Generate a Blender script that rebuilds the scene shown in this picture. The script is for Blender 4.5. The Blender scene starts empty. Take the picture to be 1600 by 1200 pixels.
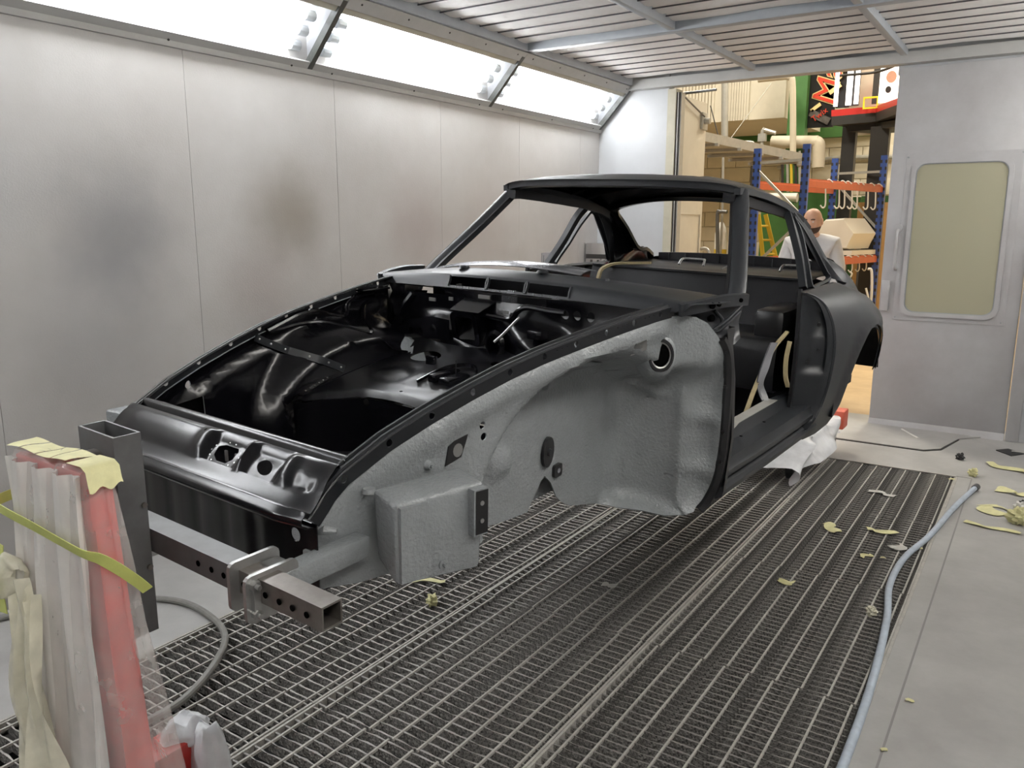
import bpy, bmesh, math, random
import numpy as np
from mathutils import Vector, Matrix, geometry
random.seed(7); rng = np.random.default_rng(7)
SC = bpy.context.scene
COL = SC.collection

# ------------------------------------------------------------------ camera, world, lamps, exposure
YAW, PIT, ROL, FPX, CAMH = math.radians(33.439), math.radians(11.19), math.radians(0.057), 1260.35, 1.6
fw = np.array([-math.sin(YAW)*math.cos(PIT), math.cos(YAW)*math.cos(PIT), -math.sin(PIT)])
rt = np.array([math.cos(YAW), math.sin(YAW), 0.0]); up = np.cross(rt, fw)
CR = rt*math.cos(ROL)+up*math.sin(ROL); CU = -rt*math.sin(ROL)+up*math.cos(ROL)
cam = bpy.data.cameras.new('camera'); camo = bpy.data.objects.new('camera', cam); COL.objects.link(camo)
cam.sensor_fit = 'HORIZONTAL'; cam.sensor_width = 36.0; cam.lens = 36.0*FPX/1600.0
cam.clip_start = 0.05; cam.clip_end = 200
camo.matrix_world = Matrix(((CR[0], CU[0], -fw[0], 0), (CR[1], CU[1], -fw[1], 0), (CR[2], CU[2], -fw[2], CAMH), (0, 0, 0, 1)))
SC.camera = camo
SC.view_settings.view_transform = 'Standard'; SC.view_settings.look = 'None'
SC.view_settings.gamma = 1.0; SC.view_settings.exposure = -0.12; SC.view_settings.use_curve_mapping = False
SC.cycles.max_bounces = 8; SC.cycles.diffuse_bounces = 5; SC.cycles.transparent_max_bounces = 16
SC.cycles.sample_clamp_indirect = 6.0; SC.cycles.use_denoising = True
wd = bpy.data.worlds.new('world'); SC.world = wd; wd.use_nodes = True
wd.node_tree.nodes['Background'].inputs[0].default_value = (0.9, 0.92, 1.0, 1); wd.node_tree.nodes['Background'].inputs[1].default_value = 0.05

def area(name, loc, rot, sx, sy, power, col):
    l = bpy.data.lights.new(name, 'AREA'); l.shape = 'RECTANGLE'; l.size = sx; l.size_y = sy; l.energy = power; l.color = col
    o = bpy.data.objects.new(name, l); o.location = loc; o.rotation_euler = rot; COL.objects.link(o); return o
TUBE_L, TUBE_R = 37.0, 32.0        # fluorescent tubes of the booth's left and right light boxes
# unseen overhead lamps of the workshop, one added to brighten the block wall
for lx, ly in ((-5.6, 11.2), (-3.8, 9.4), (-0.5, 11.5), (-4.5, 14.5), (-1.0, 15.0)):
    area('unseen_workshop_lamp', (lx, ly, 6.6), (0, 0, 0), 1.2, 1.2, 245, (1.0, 0.93, 0.78))

def W(px, py, x=None, y=None, z=None):
    """point of the room seen in photo pixel (px,py) that lies on the given wall, depth or floor plane"""
    d = CR*(px-800) - CU*(py-600) + fw*FPX
    c = np.array([0, 0, CAMH])
    if x is not None: t = x/d[0]
    elif y is not None: t = y/d[1]
    else: t = (z-CAMH)/d[2]
    return Vector(c+t*d)

# ------------------------------------------------------------------ materials
def nodes(m): return m.node_tree.nodes, m.node_tree.links
def mat(name, col, rough=0.5, metal=0.0, var=0.0, vscale=6.0, col2=None, bump=0.0, bscale=80.0, bdist=0.002, spec=0.5, coat=0.0, rvar=0.0):
    m = bpy.data.materials.new(name); m.use_nodes = True; N, L = nodes(m); b = N['Principled BSDF']
    b.inputs['Base Color'].default_value = (*col, 1); b.inputs['Roughness'].default_value = rough; b.inputs['Metallic'].default_value = metal
    b.inputs['Specular IOR Level'].default_value = spec; b.inputs['Coat Weight'].default_value = coat
    tc = N.new('ShaderNodeTexCoord')
    if var > 0 or col2:
        n = N.new('ShaderNodeTexNoise'); n.inputs['Scale'].default_value = vscale; n.inputs['Detail'].default_value = 6; n.inputs['Roughness'].default_value = 0.65
        L.new(tc.outputs['Object'], n.inputs['Vector'])
        r = N.new('ShaderNodeValToRGB'); r.color_ramp.elements[0].position = 0.35; r.color_ramp.elements[1].position = 0.68
        c2 = col2 if col2 else tuple(c*(1-var) for c in col)
        r.color_ramp.elements[0].color = (*c2, 1); r.color_ramp.elements[1].color = (*col, 1)
        L.new(n.outputs['Fac'], r.inputs['Fac']); L.new(r.outputs['Color'], b.inputs['Base Color'])
        if rvar > 0:
            mr = N.new('ShaderNodeMapRange'); mr.inputs['To Min'].default_value = rough-rvar; mr.inputs['To Max'].default_value = rough+rvar
            L.new(n.outputs['Fac'], mr.inputs['Value']); L.new(mr.outputs['Result'], b.inputs['Roughness'])
    if bump > 0:
        n2 = N.new('ShaderNodeTexNoise'); n2.inputs['Scale'].default_value = bscale; n2.inputs['Detail'].default_value = 3
        L.new(tc.outputs['Object'], n2.inputs['Vector'])
        bp = N.new('ShaderNodeBump'); bp.inputs['Strength'].default_value = bump; bp.inputs['Distance'].default_value = bdist
        L.new(n2.outputs['Fac'], bp.inputs['Height']); L.new(bp.outputs['Normal'], b.inputs['Normal'])
    return m
def glow(name, col, e):
    m = bpy.data.materials.new(name); m.use_nodes = True; b = m.node_tree.nodes['Principled BSDF']
    b.inputs['Base Color'].default_value = (*col, 1); b.inputs['Emission Color'].default_value = (*col, 1); b.inputs['Emission Strength'].default_value = e
    return m
def film(name, col, alpha, rough=0.25, var=0.0, vscale=20, bump=0.0):
    """thin translucent sheet: part see-through, part milky"""
    m = bpy.data.materials.new(name); m.use_nodes = True; N, L = nodes(m); N.remove(N['Principled BSDF']); out = N['Material Output']
    tr = N.new('ShaderNodeBsdfTransparent'); p = N.new('ShaderNodeBsdfPrincipled'); p.inputs['Base Color'].default_value = (*col, 1); p.inputs['Roughness'].default_value = rough
    mx = N.new('ShaderNodeMixShader'); mx.inputs[0].default_value = alpha
    L.new(tr.outputs[0], mx.inputs[1]); L.new(p.outputs[0], mx.inputs[2]); L.new(mx.outputs[0], out.inputs[0])
    if var > 0:
        tc = N.new('ShaderNodeTexCoord'); n = N.new('ShaderNodeTexNoise'); n.inputs['Scale'].default_value = vscale; n.inputs['Detail'].default_value = 4
        L.new(tc.outputs['Object'], n.inputs['Vector']); mr = N.new('ShaderNodeMapRange'); mr.inputs['From Min'].default_value = .3; mr.inputs['From Max'].default_value = .7
        mr.inputs['To Min'].default_value = max(0, alpha-var); mr.inputs['To Max'].default_value = min(1, alpha+var)
        L.new(n.outputs['Fac'], mr.inputs['Value']); L.new(mr.outputs['Result'], mx.inputs[0])
        if bump > 0:
            bp = N.new('ShaderNodeBump'); bp.inputs['Strength'].default_value = bump; bp.inputs['Distance'].default_value = .01
            L.new(n.outputs['Fac'], bp.inputs['Height']); L.new(bp.outputs['Normal'], p.inputs['Normal'])
    return m

def wall_mat():
    """grey-white booth paint with old overspray clouds and scuffs that stay on the wall"""
    m = bpy.data.materials.new('booth_wall_paint'); m.use_nodes = True; N, L = nodes(m); b = N['Principled BSDF']; b.inputs['Roughness'].default_value = 0.42
    g = N.new('ShaderNodeNewGeometry'); pos = g.outputs['Position']
    n = N.new('ShaderNodeTexNoise'); n.inputs['Scale'].default_value = 1.3; n.inputs['Detail'].default_value = 8; n.inputs['Roughness'].default_value = .6; L.new(pos, n.inputs['Vector'])
    r = N.new('ShaderNodeValToRGB'); r.color_ramp.elements[0].position = .3; r.color_ramp.elements[1].position = .7
    r.color_ramp.elements[0].color = (.47, .455, .44, 1); r.color_ramp.elements[1].color = (.57, .56, .55, 1); L.new(n.outputs['Fac'], r.inputs['Fac'])
    cur = r.outputs['Color']
    for (y, z, s, col, k) in ((2.18, 1.56, .44, (.17, .175, .19), .62), (3.22, 1.66, .38, (.20, .165, .12), .60), (4.35, 1.58, .42, (.33, .27, .26), .5), (3.0, 1.28, .3, (.30, .25, .235), .45),
                              (2.05, 1.05, .5, (.33, .34, .36), .35), (5.2, 1.6, .5, (.40, .35, .33), .4), (1.6, 1.75, .35, (.36, .37, .39), .4), (3.8, 1.0, .5, (.38, .36, .33), .3)):
        sub = N.new('ShaderNodeVectorMath'); sub.operation = 'SUBTRACT'; L.new(pos, sub.inputs[0]); sub.inputs[1].default_value = (-3.65, y, z)
        nn = N.new('ShaderNodeTexNoise'); nn.inputs['Scale'].default_value = 4.5; nn.inputs['Detail'].default_value = 5; L.new(pos, nn.inputs['Vector'])
        sc = N.new('ShaderNodeVectorMath'); sc.operation = 'LENGTH'; L.new(sub.outputs[0], sc.inputs[0])
        ad = N.new('ShaderNodeMath'); ad.operation = 'MULTIPLY_ADD'; L.new(nn.outputs['Fac'], ad.inputs[0]); ad.inputs[1].default_value = .5*s; L.new(sc.outputs['Value'], ad.inputs[2])
        mr = N.new('ShaderNodeMapRange'); mr.interpolation_type = 'SMOOTHERSTEP'; mr.inputs['From Min'].default_value = .12*s; mr.inputs['From Max'].default_value = 1.55*s
        mr.inputs['To Min'].default_value = k; mr.inputs['To Max'].default_value = 0; L.new(ad.outputs[0], mr.inputs['Value'])
        mx = N.new('ShaderNodeMix'); mx.data_type = 'RGBA'; L.new(mr.outputs['Result'], mx.inputs[0]); L.new(cur, mx.inputs[6]); mx.inputs[7].default_value = (*col, 1); cur = mx.outputs[2]
    L.new(cur, b.inputs['Base Color'])
    n2 = N.new('ShaderNodeTexNoise'); n2.inputs['Scale'].default_value = 130; L.new(pos, n2.inputs['Vector'])
    bp = N.new('ShaderNodeBump'); bp.inputs['Strength'].default_value = .35; bp.inputs['Distance'].default_value = .002; L.new(n2.outputs['Fac'], bp.inputs['Height']); L.new(bp.outputs['Normal'], b.inputs['Normal'])
    return m
M = dict(
    wall=wall_mat(),
    backwall=mat('white_booth_paint', (.50, .515, .53), .45, var=.12, vscale=1.5, bump=.15, bscale=120),
    doorleaf=mat('grey_booth_paint', (.46, .465, .475), .42, var=.22, vscale=2.2, col2=(.39, .38, .385), bump=.15, bscale=120),
    floor=mat('grey_painted_concrete', (.42, .415, .40), .55, var=.25, vscale=3.0, col2=(.335, .328, .315), bump=.2, bscale=40, rvar=.1),
    jointline=mat('faint_joint_line', (.24, .235, .225), .6),
    cornice=mat('grey_trim_paint', (.42, .42, .41), .4, var=.1),
    beige=mat('beige_trim_paint', (.46, .43, .33), .45, var=.12, vscale=9),
    beam=mat('bluish_grey_beam_paint', (.33, .355, .385), .4, var=.12, vscale=8),
    filt=mat('white_filter_fleece', (.82, .81, .80), .9, var=.1, vscale=6, bump=.5, bscale=25, bdist=.01),
    wire=mat('dark_filter_wire', (.10, .10, .11), .5, .3),
    reflector=mat('white_reflector', (.8, .82, .86), .4),
    bar_dark=mat('dark_green_divider', (.055, .06, .055), .4),
    holder=mat('grey_lampholder', (.30, .32, .33), .5),
    tube=glow('fluorescent_tube', (.97, .985, 1.0), TUBE_L), tuber=glow('fluorescent_tube_aged', (1.0, .97, .92), TUBE_R),
    pane=film('light_box_glass', (.9, .92, .95), .12, .15),
    body=mat('matte_black_primer', (.022, .024, .027), .38, var=.35, vscale=5, col2=(.013, .015, .018), rvar=.05, spec=.42),
    dusty=mat('overspray_dusted_black', (.022, .022, .024), .5, var=.7, vscale=160, col2=(.006, .006, .007), bump=.5, bscale=150, spec=.4),
    rail=mat('black_rail_paint', (.009, .010, .012), .32, spec=.4),
    inner=mat('satin_black_paint', (.003, .003, .0042), .20, spec=.36),
    bootfloor=mat('semi_gloss_black_paint', (.003, .003, .0042), .30, spec=.34),
    cabin=mat('flat_black_cabin_paint', (.006, .006, .008), .5, spec=.35),
    gray=mat('grey_stone_chip_coat', (.24, .256, .264), .25, var=.12, vscale=10, bump=.9, bscale=110, bdist=.0035, spec=.6),
    seal=mat('black_edge_strip', (.010, .010, .011), .35),
    tan=mat('tan_masking_foam', (.45, .37, .21), .8, var=.2, vscale=40),
    silver=mat('bright_silver_metal', (.55, .56, .60), .22, .85),
    steel=mat('bare_mill_steel', (.23, .215, .20), .42, .75, var=.35, vscale=9, col2=(.13, .115, .10), bump=.1, bscale=60, rvar=.1),
    steelgrey=mat('grey_steel_tube', (.17, .175, .175), .45, .5, var=.3, vscale=7, col2=(.12, .12, .12)),
    platesteel=mat('zinc_plate_steel', (.40, .40, .39), .35, .8, var=.2, vscale=12),
    hole=mat('hole_shade_black', (.002, .002, .002), 1.0, spec=0.0),  # flat black painted for the shade inside openings
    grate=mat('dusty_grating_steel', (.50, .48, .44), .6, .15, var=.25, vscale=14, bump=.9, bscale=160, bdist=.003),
    grate_m=mat('mid_grey_bar_top', (.36, .35, .325), .6, .15, var=.3, vscale=14), grate_r=mat('dark_grey_bar_top', (.24, .23, .215), .6, .15, var=.3, vscale=14),  # bar tops get a darker grey from left column to right
    grate_x=mat('speckled_grating_bar', (.46, .44, .41), .65, .1, var=.6, vscale=150, col2=(.035, .034, .032), bump=1.0, bscale=110, bdist=.006),
    pit=mat('dark_pit_filter', (.035, .035, .035), .9, var=.5, vscale=60),
    red=mat('red_enamel', (.52, .035, .028), .4, var=.25, vscale=20, coat=.2),
    redorange=mat('faded_red_enamel', (.62, .12, .07), .5, var=.1),
    plastic=film('milky_plastic_film', (.84, .82, .79), .28, .22, var=.06, vscale=16, bump=.6),
    plasticwhite=film('layered_white_film', (.84, .82, .78), .80, .35, var=.06, vscale=12, bump=.7),
    plasticdense=film('yellowed_plastic_film', (.80, .77, .62), .74, .25, var=.18, vscale=14, bump=.4),
    bag=film('white_plastic_bag', (.82, .83, .85), .86, .25, var=.1, vscale=15, bump=.4),
    tape=mat('yellow_masking_tape', (.70, .67, .36), .6, var=.15, vscale=30),
    tapegreen=mat('lime_masking_tape', (.52, .56, .16), .55, var=.12, vscale=30),
    paper=mat('grey_waste_paper', (.55, .54, .50), .7, var=.15, vscale=30),
    rubber=mat('black_rubber', (.02, .02, .02), .5),
    hoseg=mat('grey_dusty_hose', (.26, .255, .235), .5, var=.2, vscale=30),
    hoseb=mat('pale_blue_hose', (.50, .57, .66), .5, var=.2, vscale=25),
    white=mat('white_paint', (.75, .74, .70), .5, var=.08),
    gelcoat=mat('white_gelcoat', (.80, .76, .68), .35),
    cream=mat('cream_wall_paint', (.74, .68, .55), .6, var=.1, vscale=2, bump=.1, bscale=30),
    creamdoor=mat('cream_door_paint', (.68, .63, .52), .5, var=.08),
    green=mat('green_paint', (.07, .20, .055), .5, var=.15, vscale=4),
    brightgreen=mat('bright_green_sheet', (.30, .75, .25), .5),
    darkgreen=mat('dark_green_paint', (.03, .09, .025), .5),
    blue=mat('blue_rack_paint', (.05, .10, .36), .4, var=.15, vscale=10),
    orange=mat('orange_rack_paint', (.58, .13, .05), .4, var=.12, vscale=10),
    galv=mat('galvanised_steel', (.50, .49, .45), .45, .5, var=.15, vscale=10),
    pipe=mat('beige_pipe_paint', (.60, .54, .42), .45, var=.1),
    dark=mat('charcoal_paint', (.03, .028, .026), .5),
    redpaint=mat('red_mezzanine_paint', (.60, .035, .03), .4, var=.1),
    mdf=mat('tan_board', (.60, .36, .15), .7, var=.15, vscale=5),
    tanfloor=mat('tan_workshop_floor', (.58, .42, .23), .5, var=.3, vscale=3, col2=(.46, .32, .17)),
    yellow=mat('yellow_ladder_paint', (.62, .45, .04), .45),
    lemon=mat('lemon_box_paint', (.85, .70, .03), .5),
    skin=mat('skin', (.62, .36, .25), .5, var=.1, vscale=20), beard=mat('dark_beard_hair', (.07, .04, .028), .9), eye=mat('eye_white', (.7, .7, .68), .2), iris=mat('dark_iris', (.02, .015, .01), .2),
    cloth=mat('white_coverall_cloth', (.66, .66, .68), .8, var=.08, vscale=12, bump=.3, bscale=18, bdist=.02), trousers=mat('dark_trouser_cloth', (.04, .042, .05), .85), shoe=mat('black_shoe_leather', (.015, .015, .015), .4),
    darkcloth=mat('dark_shirt_cloth', (.03, .03, .035), .85),
    chrome=mat('polished_steel', (.65, .65, .66), .12, 1.0), maroon=mat('maroon_plastic', (.13, .02, .03), .4),
    glassdoor=film('frosted_door_glass', (.52, .50, .36), .62, .3),
    black=mat('black_sign_plastic', (.012, .011, .010), .35), signred=mat('sign_letter_red', (.62, .05, .02), .4), signgold=mat('sign_outline_gold', (.80, .62, .28), .4),
    strip=glow('white_strip_light', (1, .98, .95), 2.2), poster_glow=glow('glowing_poster_white', (1, .95, .85), 1.3),  # poster panel glows to look brightly lit, it is no lamp
)

# ------------------------------------------------------------------ mesh helpers
class MB:
    def __init__(s): s.v = []; s.f = []; s.mi = []; s.cur = 0
    def add(s, vs, fs):
        o = len(s.v); s.v += [tuple(map(float, v)) for v in vs]
        for f in fs: s.f.append(tuple(i+o for i in f)); s.mi.append(s.cur)
        return s
    def box(s, lo, hi, T=None, bev=0.0):
        x0, y0, z0 = lo; x1, y1, z1 = hi
        if bev > 0:
            bm = bmesh.new(); bmesh.ops.create_cube(bm, size=1.0)
            for v in bm.verts: v.co = Vector((x0+(v.co.x+.5)*(x1-x0), y0+(v.co.y+.5)*(y1-y0), z0+(v.co.z+.5)*(z1-z0)))
            bmesh.ops.bevel(bm, geom=bm.edges[:], offset=bev, segments=2, affect='EDGES', profile=.5)
            vs = [v.co.copy() for v in bm.verts]; fs = [[v.index for v in f.verts] for f in bm.faces]; bm.free()
        else:
            vs = [Vector(p) for p in ((x0, y0, z0), (x1, y0, z0), (x1, y1, z0), (x0, y1, z0), (x0, y0, z1), (x1, y0, z1), (x1, y1, z1), (x0, y1, z1))]
            fs = [(0, 3, 2, 1), (4, 5, 6, 7), (0, 1, 5, 4), (1, 2, 6, 5), (2, 3, 7, 6), (3, 0, 4, 7)]
        if T is not None: vs = [T @ v for v in vs]
        return s.add(vs, fs)
    def grid(s, rows, close=False, flip=False):
        n = len(rows[0]); m = len(rows); vs = [p for r in rows for p in r]; fs = []
        for i in range(m-1):
            for j in range(n if close else n-1):
                k = (j+1) % n; q = (i*n+j, i*n+k, (i+1)*n+k, (i+1)*n+j)
                fs.append(q[::-1] if flip else q)
        return s.add(vs, fs)
    def tube(s, path, r, n=10, caps=True, closed=False):
        P = [Vector(p) for p in path]; m = len(P); R = r if hasattr(r, '__len__') else [r]*m; rows = []; ref = None
        for i in range(m):
            t = ((P[(i+1) % m]-P[i-1]) if closed else (P[min(i+1, m-1)]-P[max(i-1, 0)])).normalized()
            if ref is None:
                ref = Vector((0, 0, 1)) if abs(t.z) < .9 else Vector((1, 0, 0))
            a = (ref-t*ref.dot(t)).normalized(); b = t.cross(a); ref = a
            rows.append([P[i]+(a*math.cos(2*math.pi*k/n)+b*math.sin(2*math.pi*k/n))*R[i] for k in range(n)])
        if closed: rows.append(rows[0])
        s.grid(rows, close=True)
        if caps and not closed: s.add(rows[0], [tuple(range(n))[::-1]]); s.add(rows[-1], [tuple(range(n))])
        return s
    def sweep(s, path, prof, upv=(0, 0, 1), closed=False, caps=True, flip=False):
        """profile points (a,b): a along side = t x up, b along the up-ish normal"""
        P = [Vector(p) for p in path]; m = len(P); rows = []; U = Vector(upv)
        for i in range(m):
            t = ((P[(i+1) % m]-P[i-1]) if closed else (P[min(i+1, m-1)]-P[max(i-1, 0)])).normalized()
            side = t.cross(U).normalized(); nn = side.cross(t).normalized()
            rows.append([P[i]+side*a+nn*b for a, b in prof])
        if closed: rows.append(rows[0])
        s.grid(rows, close=True, flip=flip)
        n = len(prof)
        if caps and not closed: s.add(rows[0], [tuple(range(n))[::-1] if not flip else tuple(range(n))]); s.add(rows[-1], [tuple(range(n)) if not flip else tuple(range(n))[::-1]])
        return s
    def prism(s, poly, a, b, fn):
        """polygon (u,v) extruded from level a to b, mapped by fn(u,v,w)"""
        n = len(poly); bot = [fn(u, v, a) for u, v in poly]; top = [fn(u, v, b) for u, v in poly]
        s.add(bot+top, [tuple(range(n))[::-1], tuple(range(n, 2*n))]+[(i, (i+1) % n, n+(i+1) % n, n+i) for i in range(n)]); return s
    def ball(s, c, r, seg=12, rings=8, T=None):
        rx, ry, rz = r if hasattr(r, '__len__') else (r, r, r); rows = []
        for i in range(rings+1):
            th = math.pi*i/rings; rows.append([Vector((c[0]+rx*math.sin(th)*math.cos(2*math.pi*j/seg), c[1]+ry*math.sin(th)*math.sin(2*math.pi*j/seg), c[2]+rz*math.cos(th))) for j in range(seg)])
        if T is not None: rows = [[T @ p for p in r_] for r_ in rows]
        return s.grid(rows, close=True, flip=True)
    def mesh(s, name, mats, angle=35, smooth=True):
        me = bpy.data.meshes.new(name); me.from_pydata(s.v, [], s.f)
        for m in (mats if isinstance(mats, (list, tuple)) else [mats]): me.materials.append(m)
        for p, k in zip(me.polygons, s.mi): p.material_index = k
        bm = bmesh.new(); bm.from_mesh(me); bmesh.ops.remove_doubles(bm, verts=bm.verts, dist=1e-5); bmesh.ops.recalc_face_normals(bm, faces=bm.faces); bm.to_mesh(me); bm.free()
        if smooth:
            me.shade_smooth(); me.set_sharp_from_angle(angle=math.radians(angle))
        return me
    def build(s, name, mats, parent=None, origin=None, angle=35, smooth=True):
        if origin is not None:
            o = Vector(origin); s.v = [tuple(Vector(v)-o) for v in s.v]
        ob = bpy.data.objects.new(name, s.mesh(name, mats, angle, smooth)); COL.objects.link(ob)
        if origin is not None: ob.location = origin
        if parent is not None: ob.parent = parent
        return ob
def tag(o, label=None, cat=None, group=None, kind=None):
    if label: o['label'] = label
    if cat: o['category'] = cat
    if group: o['group'] = group
    if kind: o['kind'] = kind
    return o
def empty(name, loc, rz=0.0):
    o = bpy.data.objects.new(name, None); o.location = loc; o.rotation_euler = (0, 0, rz); o.empty_display_size = .1; COL.objects.link(o); return o
def clone(o, parent=None, name=None):
    c = o.copy(); COL.objects.link(c)
    if parent is not None: c.parent = parent
    for ch in list(o.children): clone(ch, c)
    return c
def base_of(mb):
    a = np.array(mb.v); return (float(a[:, 0].mean()), float(a[:, 1].mean()), float(a[:, 2].min()))
def inpoly(px, py, poly):
    x = np.asarray(px); y = np.asarray(py); c = np.zeros(x.shape, bool); n = len(poly); j = n-1
    for i in range(n):
        xi, yi = poly[i]; xj, yj = poly[j]
        with np.errstate(divide='ignore', invalid='ignore'):
            c ^= ((yi > y) != (yj > y)) & (x < (xj-xi)*(y-yi)/(yj-yi+1e-30)+xi)
        j = i
    return c
def circ(cx, cy, rx, ry=None, n=14, a=0.0):
    ry = rx if ry is None else ry; ca, sa = math.cos(a), math.sin(a)
    return [(cx+rx*math.cos(2*math.pi*k/n)*ca-ry*math.sin(2*math.pi*k/n)*sa, cy+rx*math.cos(2*math.pi*k/n)*sa+ry*math.sin(2*math.pi*k/n)*ca) for k in range(n)]
def rrect(x0, y0, x1, y1, r, n=4):
    o = []
    for cx, cy, a0 in ((x1-r, y1-r, 0), (x0+r, y1-r, 90), (x0+r, y0+r, 180), (x1-r, y0+r, 270)):
        for k in range(n+1):
            a = math.radians(a0+90*k/n); o.append((cx+r*math.cos(a), cy+r*math.sin(a)))
    return o
def resample(poly, step):
    o = []
    for i in range(len(poly)):
        a = Vector(poly[i]); b = Vector(poly[(i+1) % len(poly)]); k = max(1, int(math.ceil((b-a).length/step)))
        o += [tuple(a.lerp(b, t/k)) for t in range(k)]
    return o
def sheet(name, outline, holes, fn, step, mats, parent=None, thick=.003, mirror=False, angle=40):
    """pressed-metal sheet: outline and holes in (u,v), fn maps to 3-D, with thickness and rims"""
    out = resample(outline, step); hs = [resample(h, step) for h in holes]
    vs = list(out); edges = [(i, (i+1) % len(out)) for i in range(len(out))]
    for h in hs:
        o = len(vs); vs += h; edges += [(o+i, o+(i+1) % len(h)) for i in range(len(h))]
    a = np.array(out); lo = a.min(0); hi = a.max(0)
    gu, gv = np.meshgrid(np.arange(lo[0]+step*.5, hi[0], step), np.arange(lo[1]+step*.5, hi[1], step)); gu = gu.ravel(); gv = gv.ravel()
    k = inpoly(gu, gv, out)
    for h in hs: k &= ~inpoly(gu, gv, h)
    gu = gu[k]; gv = gv[k]; B = np.array(vs)
    d = np.sqrt(((np.stack([gu, gv], 1)[:, None, :]-B[None])**2).sum(2)).min(1); gu = gu[d > .45*step]; gv = gv[d > .45*step]
    vs += list(zip(gu.tolist(), gv.tolist()))
    r = geometry.delaunay_2d_cdt([Vector(v) for v in vs], edges, [], 0, 1e-7)
    V2 = np.array([tuple(v) for v in r[0]]); F = np.array([f for f in r[2] if len(f) == 3]); c = V2[F].mean(1)
    k = inpoly(c[:, 0], c[:, 1], out)
    for h in hs: k &= ~inpoly(c[:, 0], c[:, 1], h)
    F = F[k]; used = np.unique(F); remap = -np.ones(len(V2), int); remap[used] = np.arange(len(used)); F = remap[F]; V2 = V2[used]
    P = np.array([fn(u, v) for u, v in V2], float)
    if mirror: P[:, 0] *= -1; F = F[:, ::-1]
    nf = np.cross(P[F[:, 1]]-P[F[:, 0]], P[F[:, 2]]-P[F[:, 0]]); nv = np.zeros_like(P)
    for i in range(3): np.add.at(nv, F[:, i], nf)
    nv /= np.linalg.norm(nv, axis=1)[:, None]+1e-12
    Q = P-nv*thick; n = len(P)
    ed = {}
    for f in F:
        for i in range(3):
            e = (f[i], f[(i+1) % 3]); ed[e] = 1
    rim = [e for e in ed if (e[1], e[0]) not in ed]
    verts = np.vstack([P, Q]).tolist(); faces = F.tolist()+(F[:, ::-1]+n).tolist(); mi = [0]*len(F)+[1 if isinstance(mats, (list, tuple)) and len(mats) > 1 else 0]*len(F)
    for a_, b_ in rim:
        faces.append([b_, a_, a_+n, b_+n]); mi.append(0)
    me = bpy.data.meshes.new(name); me.from_pydata(verts, [], faces)
    for m in (mats if isinstance(mats, (list, tuple)) else [mats]): me.materials.append(m)
    me.polygons.foreach_set('material_index', mi); me.shade_smooth(); me.set_sharp_from_angle(angle=math.radians(angle))
    ob = bpy.data.objects.new(name, me); COL.objects.link(ob)
    if parent is not None: ob.parent = parent
    return ob
def sm(a, b, x):
    t = min(1.0, max(0.0, (x-a)/(b-a))); return t*t*(3-2*t)
def gau(x, c, w): return math.exp(-((x-c)/w)**2)
def catmull(P, k=6, closed=False):
    P = [Vector(p) for p in P]; n = len(P); o = []
    rngi = range(n) if closed else range(n-1)
    for i in rngi:
        p1 = P[i]; p2 = P[(i+1) % n]; p0 = P[i-1] if (closed or i > 0) else p1*2-p2; p3 = P[(i+2) % n] if (closed or i+2 < n) else p2*2-p1
        for j in range(k):
            t = j/k; o.append(.5*((2*p1)+(p2-p0)*t+(2*p0-5*p1+4*p2-p3)*t*t+(3*p1-p0-3*p2+p3)*t**3))
    if not closed: o.append(P[-1])
    return o
RECT = lambda w, h: [(-w/2, -h/2), (w/2, -h/2), (w/2, h/2), (-w/2, h/2)]

# ------------------------------------------------------------------ the booth shell
XL, XR, YB, YN, ZT = -3.65, 0.59, 7.01, -2.25, 2.82
GX = (-2.70, -1.93, -1.15, -0.36); GY = (-1.34, -.33, .69, 1.70, 2.71, 3.72, 4.736, 5.753)
def st(o): o['kind'] = 'structure'; return o
# floor slab around the grating pit
fl = MB()
for lo, hi in (((XL-.2, YN-.2), (GX[0], YB+.3)), ((GX[3], YN-.2), (XR+.2, YB+.3)), ((GX[0], GY[-1]), (GX[3], YB+.3)), ((GX[0], YN-.2), (GX[3], GY[0]))):
    fl.box((lo[0], lo[1], -.12), (hi[0], hi[1], 0))
floor = st(fl.build('floor', M['floor'], smooth=False))
pt = MB(); pt.box((GX[0], GY[0], -.5), (GX[3], GY[-1], -.42))
for lo, hi in (((GX[0]-.05, GY[0]), (GX[0], GY[-1])), ((GX[3], GY[0]), (GX[3]+.05, GY[-1])), ((GX[0], GY[-1]), (GX[3], GY[-1]+.05)), ((GX[0], GY[0]-.05), (GX[3], GY[0]))):
    pt.box((lo[0], lo[1], -.5), (hi[0], hi[1], -.121))
st(pt.build('trim_1', M['pit'], smooth=False))
# steel edge frame of the pit, right and far side, and thin joint lines in the concrete
e = MB(); e.box((GX[3], GY[0], -.05), (GX[3]+.012, GY[-1], .004)); e.box((GX[0], GY[-1], -.05), (GX[3], GY[-1]+.012, .004)); e.box((GX[0]-.012, GY[0], -.05), (GX[0], GY[-1], .004)); st(e.build('trim_2', M['grate'], smooth=False))
e = MB(); e.box((GX[3]+.085, YN, -.002), (GX[3]+.092, GY[-1]+.02, .0015)); e.box((GX[3], GY[-1]+.02, -.002), (GX[3]+.092, GY[-1]+.027, .0015)); st(e.build('trim_3', M['jointline'], smooth=False))
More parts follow.
